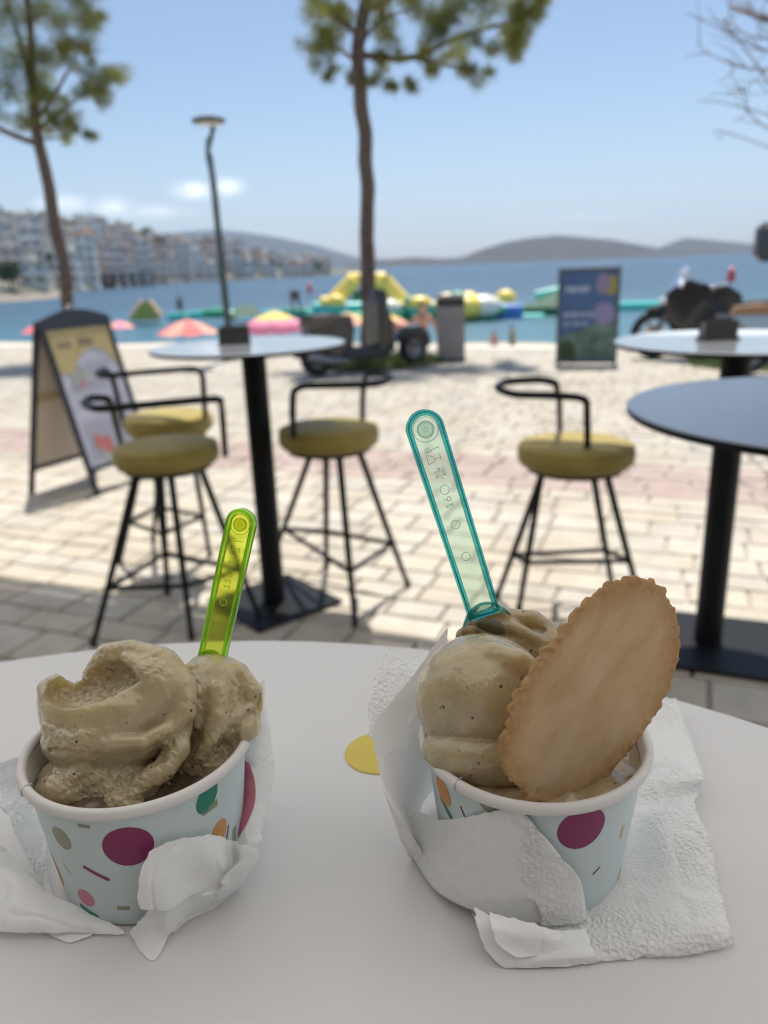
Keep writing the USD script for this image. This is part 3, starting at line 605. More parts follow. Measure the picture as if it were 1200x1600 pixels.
pine('tall pine with a slim dark trunk behind the parked scooter', base2, [(577, 520, 0, .115), (575, 400, 0, .105), (573, 280, 0, .10), (566, 170, 0, .10), (560, 90, 0, .095), (567, 20, 0, .085), (575, -60, .1, .07), (580, -160, .1, .04)],
     [[(562, 85, 0, .05), (610, 92, .2, .045), (645, 90, .2, .04), (700, 65, 0, .035), (760, 45, .1, .025), (830, 15, 0, .012)], [(563, 60, 0, .04), (530, 30, 0, .03), (495, 5, .1, .015)], [(560, 100, 0, .03), (535, 80, -.2, .02), (505, 65, -.1, .01)], [(568, 20, 0, .05), (620, -10, -.2, .04), (700, -60, -.1, .02)], [(645, 90, .2, .03), (690, 100, .1, .02), (745, 108, 0, .008)], [(565, 70, 0, .03), (600, 30, .3, .02), (660, 10, .3, .01)]], cl2, 41, base2[1])
base1 = W(112, 560)
cl1 = [(10, 20, 40, 0), (50, 30, 44, .2), (100, 20, 42, -.2), (140, 10, 36, .1), (155, 22, 22, 0), (20, 80, 40, .2), (70, 80, 44, -.2), (115, 60, 40, 0), (138, 78, 20, .3), (60, 120, 40, .3), (100, 95, 24, 0), (15, 130, 34, -.2), (160, 130, 34, 0), (178, 120, 24, .1), (150, 155, 26, -.1), (140, 140, 20, .2), (100, 150, 28, .1), (60, 160, 36, -.2), (25, 175, 26, .2), (90, 185, 26, 0), (110, 205, 24, .2), (125, 195, 16, -.1), (75, 200, 20, .1), (140, 210, 12, 0), (-30, 60, 60, 0), (-40, 140, 50, .2), (40, -40, 70, .2), (120, -40, 60, 0), (-30, -40, 60, -.3), (60, -110, 80, .2)]
pine('forked pine at the left edge leaning over the sandwich board', base1, [(106, 480, 0, .10), (95, 390, 0, .10), (78, 310, 0, .095), (66, 250, 0, .095), (56, 200, 0, .08), (52, 120, 0, .06), (45, 40, 0, .05), (40, -60, 0, .035)],
     [[(60, 225, 0, .05), (30, 215, 0, .04), (-10, 198, .1, .035), (-60, 180, .1, .03)], [(57, 205, 0, .05), (50, 150, .2, .04), (35, 80, .2, .03), (10, 0, .3, .02)], [(55, 190, 0, .035), (90, 140, -.1, .025), (130, 60, -.1, .015)], [(58, 205, 0, .03), (100, 170, .1, .02), (160, 130, 0, .01)], [(62, 215, 0, .02), (90, 215, 0, .015), (115, 205, .1, .008)]], cl1, 43, base1[1])
def bare_tree():
    o = W(1345, 640); rr = np.random.default_rng(9); t = Thing('bare_tree', 'leafless thin branched tree reaching in from the upper right', 'tree', o)
    m = mat('grey_twig_bark', (.16, .13, .11), .9, .3, 12); d = o[1]; q = lambda x, y, z=0: Y(x, y, d + z)
    t.part('trunk', tube(smooth_path([o, q(1335, 420), q(1320, 280), q(1300, 160), q(1290, 20), q(1280, -120)], 40), np.linspace(.09, .035, 40), 12), m, True)
    main = [([(1310, 230), (1260, 190), (1215, 150), (1185, 105), (1160, 70), (1145, 55)], .028), ([(1298, 100), (1250, 55), (1200, 33), (1150, 12), (1120, -10)], .026), ([(1320, 290), (1260, 245), (1215, 235), (1160, 215), (1115, 205)], .016), ([(1315, 260), (1250, 200), (1195, 178), (1150, 165), (1090, 158)], .016), ([(1305, 180), (1240, 110), (1175, 108), (1120, 90), (1095, 62)], .016), ([(1300, 150), (1230, 80), (1170, 70), (1110, 38), (1072, 20)], .015), ([(1298, 120), (1220, 65), (1160, 50), (1140, 0)], .014), ([(1310, 240), (1240, 215), (1200, 200), (1170, 175), (1135, 150)], .014), ([(1295, 60), (1230, 20), (1190, -10), (1170, -40)], .02), ([(1315, 250), (1270, 170), (1225, 90), (1185, 30), (1160, -20)], .018)]
    tw = []
    for L, r in main:
        P = smooth_path([q(x, y, .5 * rr.normal() * (i > 0)) for i, (x, y) in enumerate(L)], 24); t.part('limb', tube(P, np.linspace(r * .62, .003, 24), 7), m, True)
        for k in range(7):
            i = int(rr.integers(8, 22)); a = P[i]; dd = unit(P[min(i + 2, 23)] - P[i - 2]) + rr.normal(size=3) * .45; dd = unit(dd)
            L2 = rr.uniform(.15, .4); tw.append(tube([a, a + dd * L2 * .5 + rr.normal(size=3) * .02, a + dd * L2 + [0, 0, .04]], [.0042, .0032, .0015], 5))
    t.part('twigs', cat(*tw), m, True, kind='stuff')
bare_tree()
def grass_patch(o, rx, ry, n, seed):
    rr = np.random.default_rng(seed); a = rr.random(n) * 2 * np.pi; k = rr.random(n) ** .5
    p = o + np.stack([np.cos(a) * k * rx, np.sin(a) * k * ry, 0 * a], 1); h = rr.uniform(.05, .14, (n, 1)); ln = rr.normal(size=(n, 3)) * .04 * [1, 1, 0]; w = rr.normal(size=(n, 3)) * [1, 1, 0]; w = w / np.linalg.norm(w, axis=1)[:, None] * .008
    v = np.stack([p - w, p + w, p + ln + h * Z_], 1).reshape(-1, 3)
    return trimesh.Trimesh(v, np.arange(3 * n).reshape(-1, 3), process=False)
gm = mat('grass_blades', (.10, .15, .03), .7, .4, 4)
go = W(585, 567); gg = Thing('grass_patch', 'small patch of green grass round the tall pine behind the scooter', 'grass', go, kind='stuff')
gg.part('blades', grass_patch(go, 1.0, .9, 3000, 3), gm, False, kind='stuff'); gg.part('soil', lathe([(0, .012), (.95, .012), (1.0, .0)], 40, go), mat('tree_pit_soil', (.14, .11, .07), 1., .3, 10), True)
g2 = W(1180, 568); gh = Thing('grass_patch', 'green grass at the right frame edge behind the bar table post', 'grass', g2, kind='stuff')
gh.part('blades', grass_patch(g2, .8, .8, 1800, 4), gm, False, kind='stuff')

# ------------------------------------------------------------------ scooter, motorcycle
tyre_m = mat('tyre_rubber', (.018, .018, .019), .8, .15, 30); blk = mat('black_gloss_paint', (.008, .008, .009), .25, .1, 10, coat_weight=.6, coat_roughness=.12); dplast = mat('dark_plastic', (.03, .03, .032), .5, .15, 20); alu = mat('cast_alloy', (.30, .30, .31), .45, .08, 20, metallic=.9); chrome = mat('chrome', (.6, .6, .62), .2, .02, 20, metallic=1.)
glassy = usdkit.material(stage, '/World/Looks/smoked_screen', {"f": ("fresnel", {"IOR": 1.5}), "t": ("transparent_bsdf", {"color": (.55, .58, .62)}), "g": ("glossy_bsdf", {"roughness": .05}), "m": ("mix_closure", {})}, [("f.fac", "m.fac"), ("t.BSDF", "m.closure1"), ("g.BSDF", "m.closure2")], surface="m.closure")
def wheel(t, c, ax, r, tw, spokes=5):
    R = np.stack([unit(np.cross(ax, Z_)), np.cross(ax, unit(np.cross(ax, Z_))), ax], 1)
    ty = [(r - tw * .75, -tw * .42), (r - tw * .3, -tw * .5), (r - tw * .06, -tw * .33), (r, 0), (r - tw * .06, tw * .33), (r - tw * .3, tw * .5), (r - tw * .75, tw * .42), (r - tw * .75, -tw * .42)]
    tp = t.part('tyre', lathe(ty, 40, c, R), tyre_m, 50); ri = r - tw * .74
    t.part('rim', lathe([(ri, -tw * .38), (ri, tw * .38), (ri - .02, tw * .34), (ri - .02, -tw * .34), (ri, -tw * .38)], 40, c, R), alu, 40, under=tp)
    sp = []
    for k in range(spokes):
        a = 2 * np.pi * k / spokes; sp.append(tube([c, c + R @ np.array([math.cos(a), math.sin(a), 0]) * ri], [.024, .016], 8))
    t.part('spokes', cat(*sp, lathe([(0, -.03), (.045, -.03), (.045, .03), (0, .03)], 16, c, R)), alu, 40, under=tp)
    t.part('brake_disc', lathe([(.05, tw * .30), (ri * .68, tw * .30), (ri * .68, tw * .36), (.05, tw * .36)], 30, c, R), chrome, 30, under=tp)
def soft(pts, r): return trimesh.convex.convex_hull((np.array(pts)[:, None] + trimesh.creation.icosphere(1).vertices[None] * r).reshape(-1, 3))
def scooter():
    a, b = W(497, 588), W(646, 570); a[2] = b[2] = 0; o = (a + b) / 2; t = Thing('motor_scooter', 'black motor scooter parked in front of the tall pine', 'scooter', o)
    u = unit(b - a); L = np.linalg.norm(b - a); s_ = np.cross(Z_, u); P = lambda x, z, y=0: a + u * x + Z_ * z + s_ * y; r = .225
    wheel(t, P(0, r), s_, r, .14, 6); wheel(t, P(L, r + .01), s_, r, .13, 5)
    h = lambda pts: soft(pts, .035)
    rr_ = lambda pts, w: h([P(x, z, y * k) for x, z, y in pts for k in (-w, w)])
    t.part('rear_body', rr_([(-.12, .42, .7), (-.1, .62, .8), (.3, .66, 1), (.46, .58, 1), (.42, .26, .8), (.2, .24, 1), (.05, .34, .8)], .13), blk, 40)
    t.part('seat', rr_([(-.14, .64, .7), (-.1, .72, .7), (.12, .73, 1), (.42, .70, .9), (.46, .63, .8), (-.1, .62, .8)], .14), mat('scooter_seat', (.11, .085, .06), .5), 40)
    t.part('floor', rr_([(.36, .20, 1), (.98, .20, 1), (.98, .27, 1), (.36, .29, 1)], .15), dplast, 40)
    t.part('leg_shield', rr_([(.95, .22, .9), (1.06, .28, .9), (1.02, .60, 1), (.94, .86, .9), (.88, .86, .9), (.93, .5, 1), (.88, .22, .9)], .17), blk, 40)
    t.part('front_mudguard', rr_([(L - .24, .36, .6), (L - .1, .49, .8), (L + .1, .49, .8), (L + .2, .40, .6), (L, .43, .6)], .08), blk, 40)
    t.part('fork', cat(tube([P(L - .02, r, .09), P(.98, .75, .06)], .02, 8), tube([P(L - .02, r, -.09), P(.98, .75, -.06)], .02, 8)), dplast, 40)
    t.part('headset', rr_([(.90, .84, .7), (1.02, .86, .7), (1.0, .98, .6), (.90, 1.0, .6)], .11), blk, 40)
    t.part('headlight', ball(.06, P(1.03, .90), 2, (.5, .9, .9)), mat('headlight_glass', (.7, .7, .7), .1), True)
    hb = t.part('handlebar', tube(round_path([P(.84, .98, .34), P(.92, 1.0, .12), P(.92, 1.0, -.12), P(.84, .98, -.34)], .05), .013, 8), dplast, True)
    for k in (-1, 1):
        t.part('grip', tube([P(.845, .98, .24 * k), P(.82, .975, .37 * k)], .019, 8), tyre_m, True, under=hb)
        t.part('mirror', cat(tube([P(.9, 1.0, .17 * k), P(.92, 1.16, .26 * k)], .006, 6), ball(.06, P(.92, 1.2, .28 * k), 2, (.3, 1.1, .7))), dplast, True, under=hb)
    t.part('rear_rack', tube(round_path([P(.0, .70, .1), P(-.22, .74, .1), P(-.26, .98, .09), P(-.26, .98, -.09), P(-.22, .74, -.1), P(0, .70, -.1)], .06), .014, 8), dplast, True)
    t.part('rear_backrest', box(.04, .2, .12, .015, P(-.255, 1.0), np.stack([u, s_, Z_], 1)), dplast, False)
    t.part('rear_mudguard', rr_([(-.27, .28, .7), (-.24, .42, .8), (-.05, .50, .9), (0, .46, .7)], .08), dplast, 40)
    t.part('exhaust', tube([P(.35, .18, -.16), P(.1, .2, -.18), P(-.2, .28, -.18)], [.03, .05, .05], 12), alu, True)
    t.part('side_stand', tube([P(.42, .22, .1), P(.36, .02, .22)], .012, 6), dplast, True)
scooter()
def motorcycle():
    a = W(1020, 560) * [1, 1, 0]; u = unit(E_ * .96 + N_ * .1); s_ = np.cross(Z_, u); o = a + u * .7; t = Thing('motorcycle', 'black sport motorcycle with clear windscreen parked at the right frame edge', 'motorcycle', o)
    P = lambda x, z, y=0: a + u * x + Z_ * z + s_ * y; r = .31
    wheel(t, P(0, r), s_, r, .13, 6); wheel(t, P(1.42, r), s_, r, .18, 6)
    hull = lambda pts, w: soft([P(x, z, y * k) for x, z, y in pts for k in (-w, w)], .03)
    for k in (-.1, .1): t.part('fork', tube([P(.0, r, k), P(.32, .95, k)], [.03, .024], 10), alu, True)
    t.part('front_mudguard', hull([(-.10, .63, .6), (.06, .67, .7), (.2, .62, .7), (.12, .63, .7)], .05), blk, 40)
    t.part('fairing', hull([(.05, .62, .3), (.15, .85, .7), (.36, .98, .8), (.6, .90, 1), (.7, .45, .9), (.55, .3, .7), (.3, .4, .9)], .2), blk, 40)
    t.part('belly_pan', hull([(.5, .40, .8), (.55, .2, .7), (1.02, .2, .7), (1.1, .40, .8)], .165), dplast, 40)
    sc = np.array([[P(.16 + .11 * k + .03 * abs(j), .90 + .20 * k - .03 * j * j, .13 * j * (1 - .15 * k)) for j in np.linspace(-1, 1, 9)] for k in np.linspace(0, 1.5, 7)])
    t.part('windscreen', grid(sc), glassy, True)
    for k in (-1, 1): t.part('headlight', ball(.065, P(.08, .74, .09 * k), 2, (.6, 1, .7)), mat('headlight_glass', (.7, .7, .7), .1), True)
    t.part('tank', hull([(.5, .7, .8), (.6, .88, .7), (.8, .91, .9), (.98, .78, .7), (1.0, .55, .7), (.6, .55, .9)], .17), blk, 40)
    t.part('seat', hull([(.95, .68, .8), (1.1, .58, .9), (1.3, .6, 1), (1.4, .7, .8), (1.3, .5, .7), (1.0, .48, .7)], .15), mat('black_seat_vinyl', (.02, .02, .02), .55), 40)
    t.part('tail', hull([(1.3, .62, 1), (1.6, .80, .7), (1.9, .88, .4), (1.9, .82, .4), (1.55, .62, .7), (1.28, .5, .8)], .13), blk, 40)
    tc_ = Y(1216, 377, P(1.9, 1)[1]); t.part('top_case', box(.50, .42, .46, .08, tc_, np.stack([u, s_, Z_], 1)), mat('top_case_plastic', (.05, .055, .065), .5), 30); t.part('rack', cat(tube([P(1.75, .82, .1), tc_ - [0, 0, .24]], .014, 6), tube([P(1.75, .82, -.1), tc_ - [0, 0, .24]], .014, 6)), dplast, True)
    t.part('engine', hull([(.62, .56, .9), (1.0, .54, .9), (1.05, .30, .8), (.6, .30, .8)], .17), alu, 40)
    t.part('swingarm', cat(tube([P(.95, .42, .12), P(1.42, r, .12)], .035, 8), tube([P(.95, .42, -.12), P(1.42, r, -.12)], .035, 8)), alu, True)
    t.part('exhaust', tube([P(.6, .3, -.12), P(1.1, .3, -.2), P(1.6, .55, -.22)], [.03, .04, .06], 12), chrome, True)
    hb = t.part('handlebar', tube([P(.5, .95, .34), P(.42, .96, .1), P(.42, .96, -.1), P(.5, .95, -.34)], .014, 8), dplast, True)
    for k in (-1, 1): t.part('mirror', cat(tube([P(.3, .92, .14 * k), P(.3, 1.06, .36 * k)], .008, 6), ball(.07, P(.3, 1.09, .4 * k), 2, (.35, 1.1, .65))), chrome, True, under=hb)
    for x, z in ((.27, .93), (.64, .90)): t.part('indicator', ball(.035, P(x, z, -.2), 3), chrome, True, under=hb)
    t.part('number_sticker', box(.16, .004, .12, .001, P(.42, .60, -.192), np.stack([u, s_, Z_], 1)), mat('sticker_orange', (.40, .26, .12), .5), False)
    t.part('side_stand', tube([P(.9, .3, .12), P(.84, .02, .3)], .014, 6), dplast, True)
motorcycle()
def scooter2():
    a = W(1150, 585) * [1, 1, 0]; u = unit(E_ * .98 + N_ * .05); s_ = np.cross(Z_, u); t = Thing('motor_scooter', 'tan seated scooter cut by the right frame edge behind the bar table', 'scooter', a + u * .5)
    P = lambda x, z, y=0: a + u * x + Z_ * z + s_ * y; hull = lambda pts, w: trimesh.convex.convex_hull(np.array([P(x, z, y * k) for x, z, y in pts for k in (-w, w)]))
    wheel(t, P(.1, .22), s_, .22, .11, 8); wheel(t, P(1.25, .22), s_, .22, .11, 8)
    t.part('seat', hull([(-.12, .66, .7), (-.08, .74, .8), (.2, .76, 1), (.5, .72, .8), (.5, .66, .8)], .14), mat('tan_saddle', (.26, .15, .075), .5), 40)
    t.part('body', hull([(-.1, .64, .8), (.5, .64, 1), (.52, .3, .8), (.15, .42, .7)], .13), mat('pale_blue_body', (.30, .40, .50), .3), 40)
    t.part('floor', hull([(.5, .2, 1), (1.0, .2, 1), (1.0, .28, 1), (.5, .3, 1)], .14), dplast, 40); t.part('leg_shield', hull([(.98, .22, .9), (1.05, .9, .9), (.98, .9, .9), (.92, .25, .9)], .17), mat('pale_blue_body', 0), 40)
    t.part('fork', tube([P(1.25, .22), P(1.02, .95)], .03, 8), dplast, True); hb = t.part('handlebar', tube([P(.98, .98, .33), P(1.0, .98, -.33)], .014, 8), dplast, True)
    for k in (-1, 1): t.part('mirror', cat(tube([P(1.0, .98, .2 * k), P(1.0, 1.2, .28 * k)], .007, 6), ball(.07, P(1.0, 1.25, .3 * k), 2, (.3, 1.1, .7))), dplast, True, under=hb)
scooter2()

# ------------------------------------------------------------------ beach umbrellas, water park, swimmers
def fabric(name, col): return mat(name, col, .8, .08, 3)
um_pole = mat('umbrella_pole', (.6, .6, .6), .4)
def beach_umbrella(label, px, py, dist, r, c1, c2, val):
    a = Y(px, py, dist); o = np.array([a[0], a[1], SEA + max(0, (42 - dist)) * .06 - .1]); t = Thing('beach_umbrella', label, 'umbrella', o, None)
    t.part('pole', tube([o, a + [0, 0, .1]], .025, 8), um_pole)
    for k in range(8):
        P = np.array([[a + [r * q * math.cos(k * math.pi / 4 + b), r * q * math.sin(k * math.pi / 4 + b), -.42 * q ** 1.5 * r + .05 - .05 * r * math.sin(b * 4) * q] for b in np.linspace(0, math.pi / 4, 6)] for q in np.linspace(0.02, 1, 7)])
        pn = t.part('panel', grid(P[:5] if val else P), (c1, c2)[k % 2] if not val else c1, True)
        if val:
            V = np.concatenate([P[4:], P[-1:] - [0, 0, .12 * r], P[-1:] - [0, 0, .24 * r]]); t.part('valance', grid(V), c2, True, under=pn)
    t.part('finial', ball(.05, a + [0, 0, .12], 1), um_pole, True)
pk, pk2, yl, co = fabric('coral_fabric', (.72, .17, .16)), fabric('pink_fabric', (.72, .24, .36)), fabric('yellow_fabric', (.80, .58, .16)), fabric('salmon_fabric', (.78, .36, .27))
beach_umbrella('coral red beach umbrella between sandwich board and lamp post', 292, 502, 27, 1.02, pk, co, False)
beach_umbrella('yellow beach umbrella with pink valance right of the lamp post', 428, 489, 27, 1.0, yl, pk2, True)
beach_umbrella('pink and yellow beach umbrella left of the tall pine trunk', 542, 491, 29, .85, co, yl, False)
beach_umbrella('yellow topped pink beach umbrella right of the tall pine trunk', 602, 492, 29, .8, yl, co, True)
beach_umbrella('pink beach umbrella left of the sandwich board', 62, 507, 36, .85, pk2, pk, False)
beach_umbrella('small pink beach umbrella right of the sandwich board top', 186, 503, 40, .75, pk2, co, False)
inf = lambda n, c: mat(n, c, .35, .05, .6)
IY, IG, IT, IB, IW = inf('inflatable_yellow', (.86, .66, .13)), inf('inflatable_green', (.03, .33, .17)), inf('inflatable_teal', (.05, .46, .42)), inf('inflatable_blue', (.05, .18, .52)), inf('inflatable_white', (.78, .76, .66))
def pill(a, b, r, n=16): d = unit(b - a); return tube([a - d * r * .0, a + d * r * .05, a + d * r * .3, b - d * r * .3, b - d * r * .05, b], [r * .6, r * .85, r, r, r * .85, r * .6], n)
def slide_tower():
    d = 62; o = Y(572, 497, d); o[2] = SEA; t = Thing('inflatable_slide', 'tall yellow A shaped inflatable water slide with green middle', 'water slide', o); q = lambda x, y, dz=0: Y(x, y, d + dz)
    for dz, nm in ((-1.0, 'slope'), (1.2, 'slope')):
        t.part('slope', pill(q(555, 436, dz), q(508, 486, dz), .62), IY, True); t.part('slope', pill(q(592, 434, dz), q(640, 486, dz), .72), IY, True)
    for k in range(5):
        f = k / 4; t.part('slide_rib', pill(q(594 + 44 * f, 438 + 45 * f, -1.0), q(594 + 44 * f, 438 + 45 * f, 1.2), .3), IY, True); t.part('step_rib', pill(q(553 - 43 * f, 440 + 44 * f, -1.0), q(553 - 43 * f, 440 + 44 * f, 1.2), .28), IY, True)
    t.part('top_bar', pill(q(543, 434, 0), q(604, 432, 0), .35), IY, True); t.part('middle', box(2.2, 1.6, 2.2, .3, q(574, 478)), IG, False)
    t.part('top_float', pill(q(540, 440, .6), q(556, 437, .6), .3), IG, True); t.part('base_ring', tube([q(572, 494) + [4.2 * math.cos(a), 3 * math.sin(a), 0] for a in np.linspace(0, 2 * np.pi, 40, endpoint=False)], .5, 12, closed=True), IG, True)
slide_tower()
def float_piece(name, label, parts_, d):
    o = Y(parts_[0][1], parts_[0][2], d); o[2] = SEA; t = Thing(name, label, 'inflatable', o)
    for kind, x, y, *a in parts_:
        if kind == 'bar': x2, y2, r, m, nm = a; t.part(nm, pill(Y(x, y, d), Y(x2, y2, d), r), m, True)
        if kind == 'ball': r, s_, m, nm = a; t.part(nm, ball(r, Y(x, y, d), 3, s_), m, True)
        if kind == 'wedge':
            pts, dp, m, nm = a; t.part(nm, trimesh.convex.convex_hull(np.array([Y(px, py, d + k) for px, py in pts for k in (-dp, dp)])), m, 40)
float_piece('inflatable_platform', 'long green inflatable walkway under the yellow slide', [('bar', 488, 484, 650, 482, .55, IT, 'tube'), ('bar', 488, 495, 650, 493, .55, IG, 'tube'), ('bar', 500, 474, 540, 474, .5, IY, 'tube'), ('ball', 606, 484, .9, (1.4, 1, .9), IW, 'cushion'), ('ball', 525, 470, .6, (1.2, 1, .8), IY, 'cushion'), ('ball', 512, 478, .5, (1.3, 1, .8), IG, 'cushion'), ('ball', 560, 488, .45, (1.4, 1, .8), IW, 'cushion'), ('ball', 630, 478, .5, (1.2, 1, .8), IY, 'cushion')], 60)
float_piece('inflatable_platform', 'green inflatable walkway with yellow bumps behind the litter bin', [('bar', 640, 494, 790, 492, .55, IG, 'tube'), ('bar', 640, 484, 720, 482, .5, IT, 'tube'), ('ball', 655, 474, .7, (1.4, 1, .8), IY, 'cushion'), ('ball', 676, 478, .45, (1.3, 1, .8), IW, 'cushion'), ('ball', 664, 487, .4, (1.3, 1, .8), IY, 'cushion'), ('ball', 765, 488, .45, (1.3, 1, .8), IT, 'cushion'), ('ball', 640, 470, .4, (1.2, 1, .8), IG, 'cushion')], 59)
float_piece('inflatable_dome', 'bulging yellow inflatable dome right of the litter bin', [('ball', 722, 479, 1.5, (1.3, 1, .62), IY, 'dome'), ('ball', 752, 478, 1.15, (1.3, 1, .7), IW, 'cushion'), ('bar', 735, 468, 778, 484, .5, IY, 'slope_tube'), ('bar', 760, 472, 790, 487, .3, IG, 'slope_tube'), ('ball', 700, 474, .8, (1.2, 1, .8), IY, 'cushion'), ('bar', 690, 466, 740, 463, .35, IY, 'rim_tube'), ('bar', 705, 492, 775, 490, .5, IG, 'base_tube'), ('ball', 715, 462, .5, (1.3, 1, .7), IG, 'bump')], 57)
float_piece('inflatable_ball', 'small yellow inflatable ball between dome and ramp', [('ball', 790, 466, .72, (1.1, 1, .9), IY, 'ball'), ('ball', 790, 475, .5, (1.4, 1.2, .5), IW, 'collar')], 60)
float_piece('inflatable_ramp', 'pale yellow inflatable ramp rising towards the blue poster stand', [('wedge', 812, 480, [(812, 482), (870, 455), (900, 455), (905, 480)], 1.3, inf('inflatable_cream', (.80, .72, .42)), 'ramp'), ('bar', 835, 462, 880, 452, .3, IT, 'rail'), ('bar', 810, 489, 880, 487, .5, IG, 'base_tube'), ('bar', 810, 498, 890, 496, .5, IT, 'base_tube')], 61)
float_piece('inflatable_bridge', 'blue inflatable bridge section before the cream ramp', [('bar', 775, 486, 815, 486, .55, IB, 'tube'), ('bar', 778, 495, 816, 494, .5, IB, 'tube'), ('bar', 790, 500, 850, 499, .45, IT, 'tube')], 58)
float_piece('inflatable_platform', 'teal inflatable walkway right of the blue poster stand', [('bar', 945, 483, 1050, 480, .55, IT, 'tube'), ('bar', 950, 491, 1055, 488, .45, IG, 'tube')], 62)
float_piece('inflatable_pyramid', 'small tan and green inflatable pyramid right of the sandwich board', [('wedge', 227, 500, [(203, 502), (222, 470), (233, 469), (250, 500)], 1.3, inf('inflatable_olive', (.26, .28, .06)), 'pyramid'), ('bar', 206, 498, 226, 472, .38, inf('inflatable_tan', (.68, .48, .26)), 'edge_tube'), ('bar', 230, 472, 249, 496, .42, inf('inflatable_tan', 0), 'edge_tube')], 68)
float_piece('inflatable_platform', 'thin teal inflatable walkway behind the coral umbrella', [('bar', 262, 496, 345, 489, .3, IT, 'tube'), ('bar', 318, 490, 360, 489, .4, IG, 'tube')], 66)
float_piece('inflatable_block', 'pale yellow inflatable block right of the lamp post', [('wedge', 385, 495, [(362, 496), (370, 478), (395, 475), (408, 492)], 1.2, inf('inflatable_cream', 0), 'block'), ('ball', 360, 492, .6, (1.2, 1, .7), IG, 'float')], 66)
float_piece('inflatable_platform', 'teal and green walkway left of the yellow slide', [('bar', 410, 492, 495, 488, .32, IT, 'tube'), ('bar', 440, 488, 480, 486, .28, IG, 'tube')], 65)
def buoy(label, x, y, d):
    o = Y(x, y + 5, d); t = Thing('buoy', label, 'buoy', o); red = inf('buoy_red', (.7, .06, .06))
    t.part('float', ball(.5, o + [0, 0, .1], 2, (1, 1, .7)), red, True); t.part('marker', lathe([(0, 0), (.42, 0), (.3, .8), (0, 1.0)], 16, o + [0, 0, .3]), red, 40); 
buoy('red marker buoy on the water above the motorcycle seat', 1142, 432, 85)
buoy('faint red buoy left of the yellow slide', 484, 450, 130)
skin = usdkit.material(stage, '/World/Looks/sun_tanned_skin', {"p": ("principled_bsdf", {"base_color": (.42, .215, .13), "roughness": .5, "subsurface_weight": .1, "subsurface_radius": (.01, .004, .002)})}, [], surface="p.BSDF")
hair_m = mat('dark_hair', (.02, .015, .012), .6)
def person(label, foot, h, yaw, shorts, arms=(.25, .25), top=None, wet=0.):
    """Standing figure of height h at foot; arms: how far each elbow swings out."""
    t = Thing('person', label, 'person', foot); R = rotz(yaw); k = h / 1.75; q = lambda x, y, z: foot + R @ (np.array([x, y, z]) * k)
    J = {'pel': (q(0, 0, .95), .135 * k), 'wa': (q(0, 0, 1.10), .125 * k), 'ch': (q(0, -.01, 1.32), .145 * k), 'nk': (q(0, .0, 1.50), .055 * k), 'hd': (q(0, -.015, 1.63), .088 * k), 'hd2': (q(0, .01, 1.66), .09 * k), 'nose': (q(0, -.105, 1.62), .015 * k)}
    B = [('pel', 'wa'), ('wa', 'ch'), ('ch', 'nk'), ('nk', 'hd'), ('hd', 'hd2'), ('hd', 'nose')]
    for s_, n in ((-1, 'l'), (1, 'r')):
        a = arms[0] if s_ < 0 else arms[1]
        J.update({n + 'sh': (q(s_ * .19, 0, 1.42), .055 * k), n + 'el': (q(s_ * (.22 + a * .35), -.02, 1.15), .042 * k), n + 'wr': (q(s_ * (.22 + a * .3), -.16, .95), .03 * k), n + 'pa': (q(s_ * (.22 + a * .3), -.2, .88), .036 * k),
                  n + 'hip': (q(s_ * .095, 0, .90), .10 * k), n + 'kn': (q(s_ * .11, -.01, .50), .06 * k), n + 'an': (q(s_ * .12, .01, .08), .04 * k), n + 'to': (q(s_ * .14, -.15, .03), .035 * k), n + 'cl': (q(s_ * .12, 0, 1.36), .09 * k), n + 'ear': (q(s_ * .088, .01, 1.63), .02 * k)})
        B += [('ch', n + 'cl'), (n + 'cl', n + 'sh'), (n + 'sh', n + 'el'), (n + 'el', n + 'wr'), (n + 'wr', n + 'pa'), ('pel', n + 'hip'), (n + 'hip', n + 'kn'), (n + 'kn', n + 'an'), (n + 'an', n + 'to'), ('hd', n + 'ear')]
        for f_ in range(4): J[f'{n}f{f_}'] = (q(s_ * (.22 + a * .3) + (f_ - 1.5) * .017, -.235, .80 - .01 * (f_ in (1, 2))), .009 * k); B.append((n + 'pa', f'{n}f{f_}'))
        J[n + 'th'] = (q(s_ * (.18 + a * .3), -.23, .85), .010 * k); B.append((n + 'pa', n + 'th'))
    t.part('body', hullchain(J, B, .04), skin, True)
    t.part('hair', ball(.1 * k, q(0, .025, 1.68), 2, (.95, 1.0, .95)), hair_m, True)
    S = {x: (J[x][0], J[x][1] + .014 * k) for x in ('pel', 'lhip', 'rhip')}; S['lk'] = (q(-.11, 0, .62), .095 * k); S['rk'] = (q(.11, 0, .62), .095 * k); S['wa'] = (q(0, 0, 1.02), .138 * k)
    t.part('shorts', hullchain(S, [('wa', 'pel'), ('pel', 'lhip'), ('pel', 'rhip'), ('lhip', 'lk'), ('rhip', 'rk')], .04), shorts, True)
    if top:
        T = {x: (J[x][0], J[x][1] + .012 * k) for x in ('wa', 'ch', 'lcl', 'rcl', 'lsh', 'rsh')}
        t.part('shirt', hullchain(T, [('wa', 'ch'), ('ch', 'lcl'), ('ch', 'rcl'), ('lcl', 'lsh'), ('rcl', 'rsh')], .04), top, True)
def stand(px, py_head, d, h): a = Y(px, py_head, d); return np.array([a[0], a[1], a[2] - h])
blackcloth = mat('black_swimwear', (.02, .02, .025), .7)
person('shirtless tanned person in dark shorts on the beach behind the scooter', stand(660, 474, 21, 1.78), 1.78, .3, blackcloth, (.5, .4))
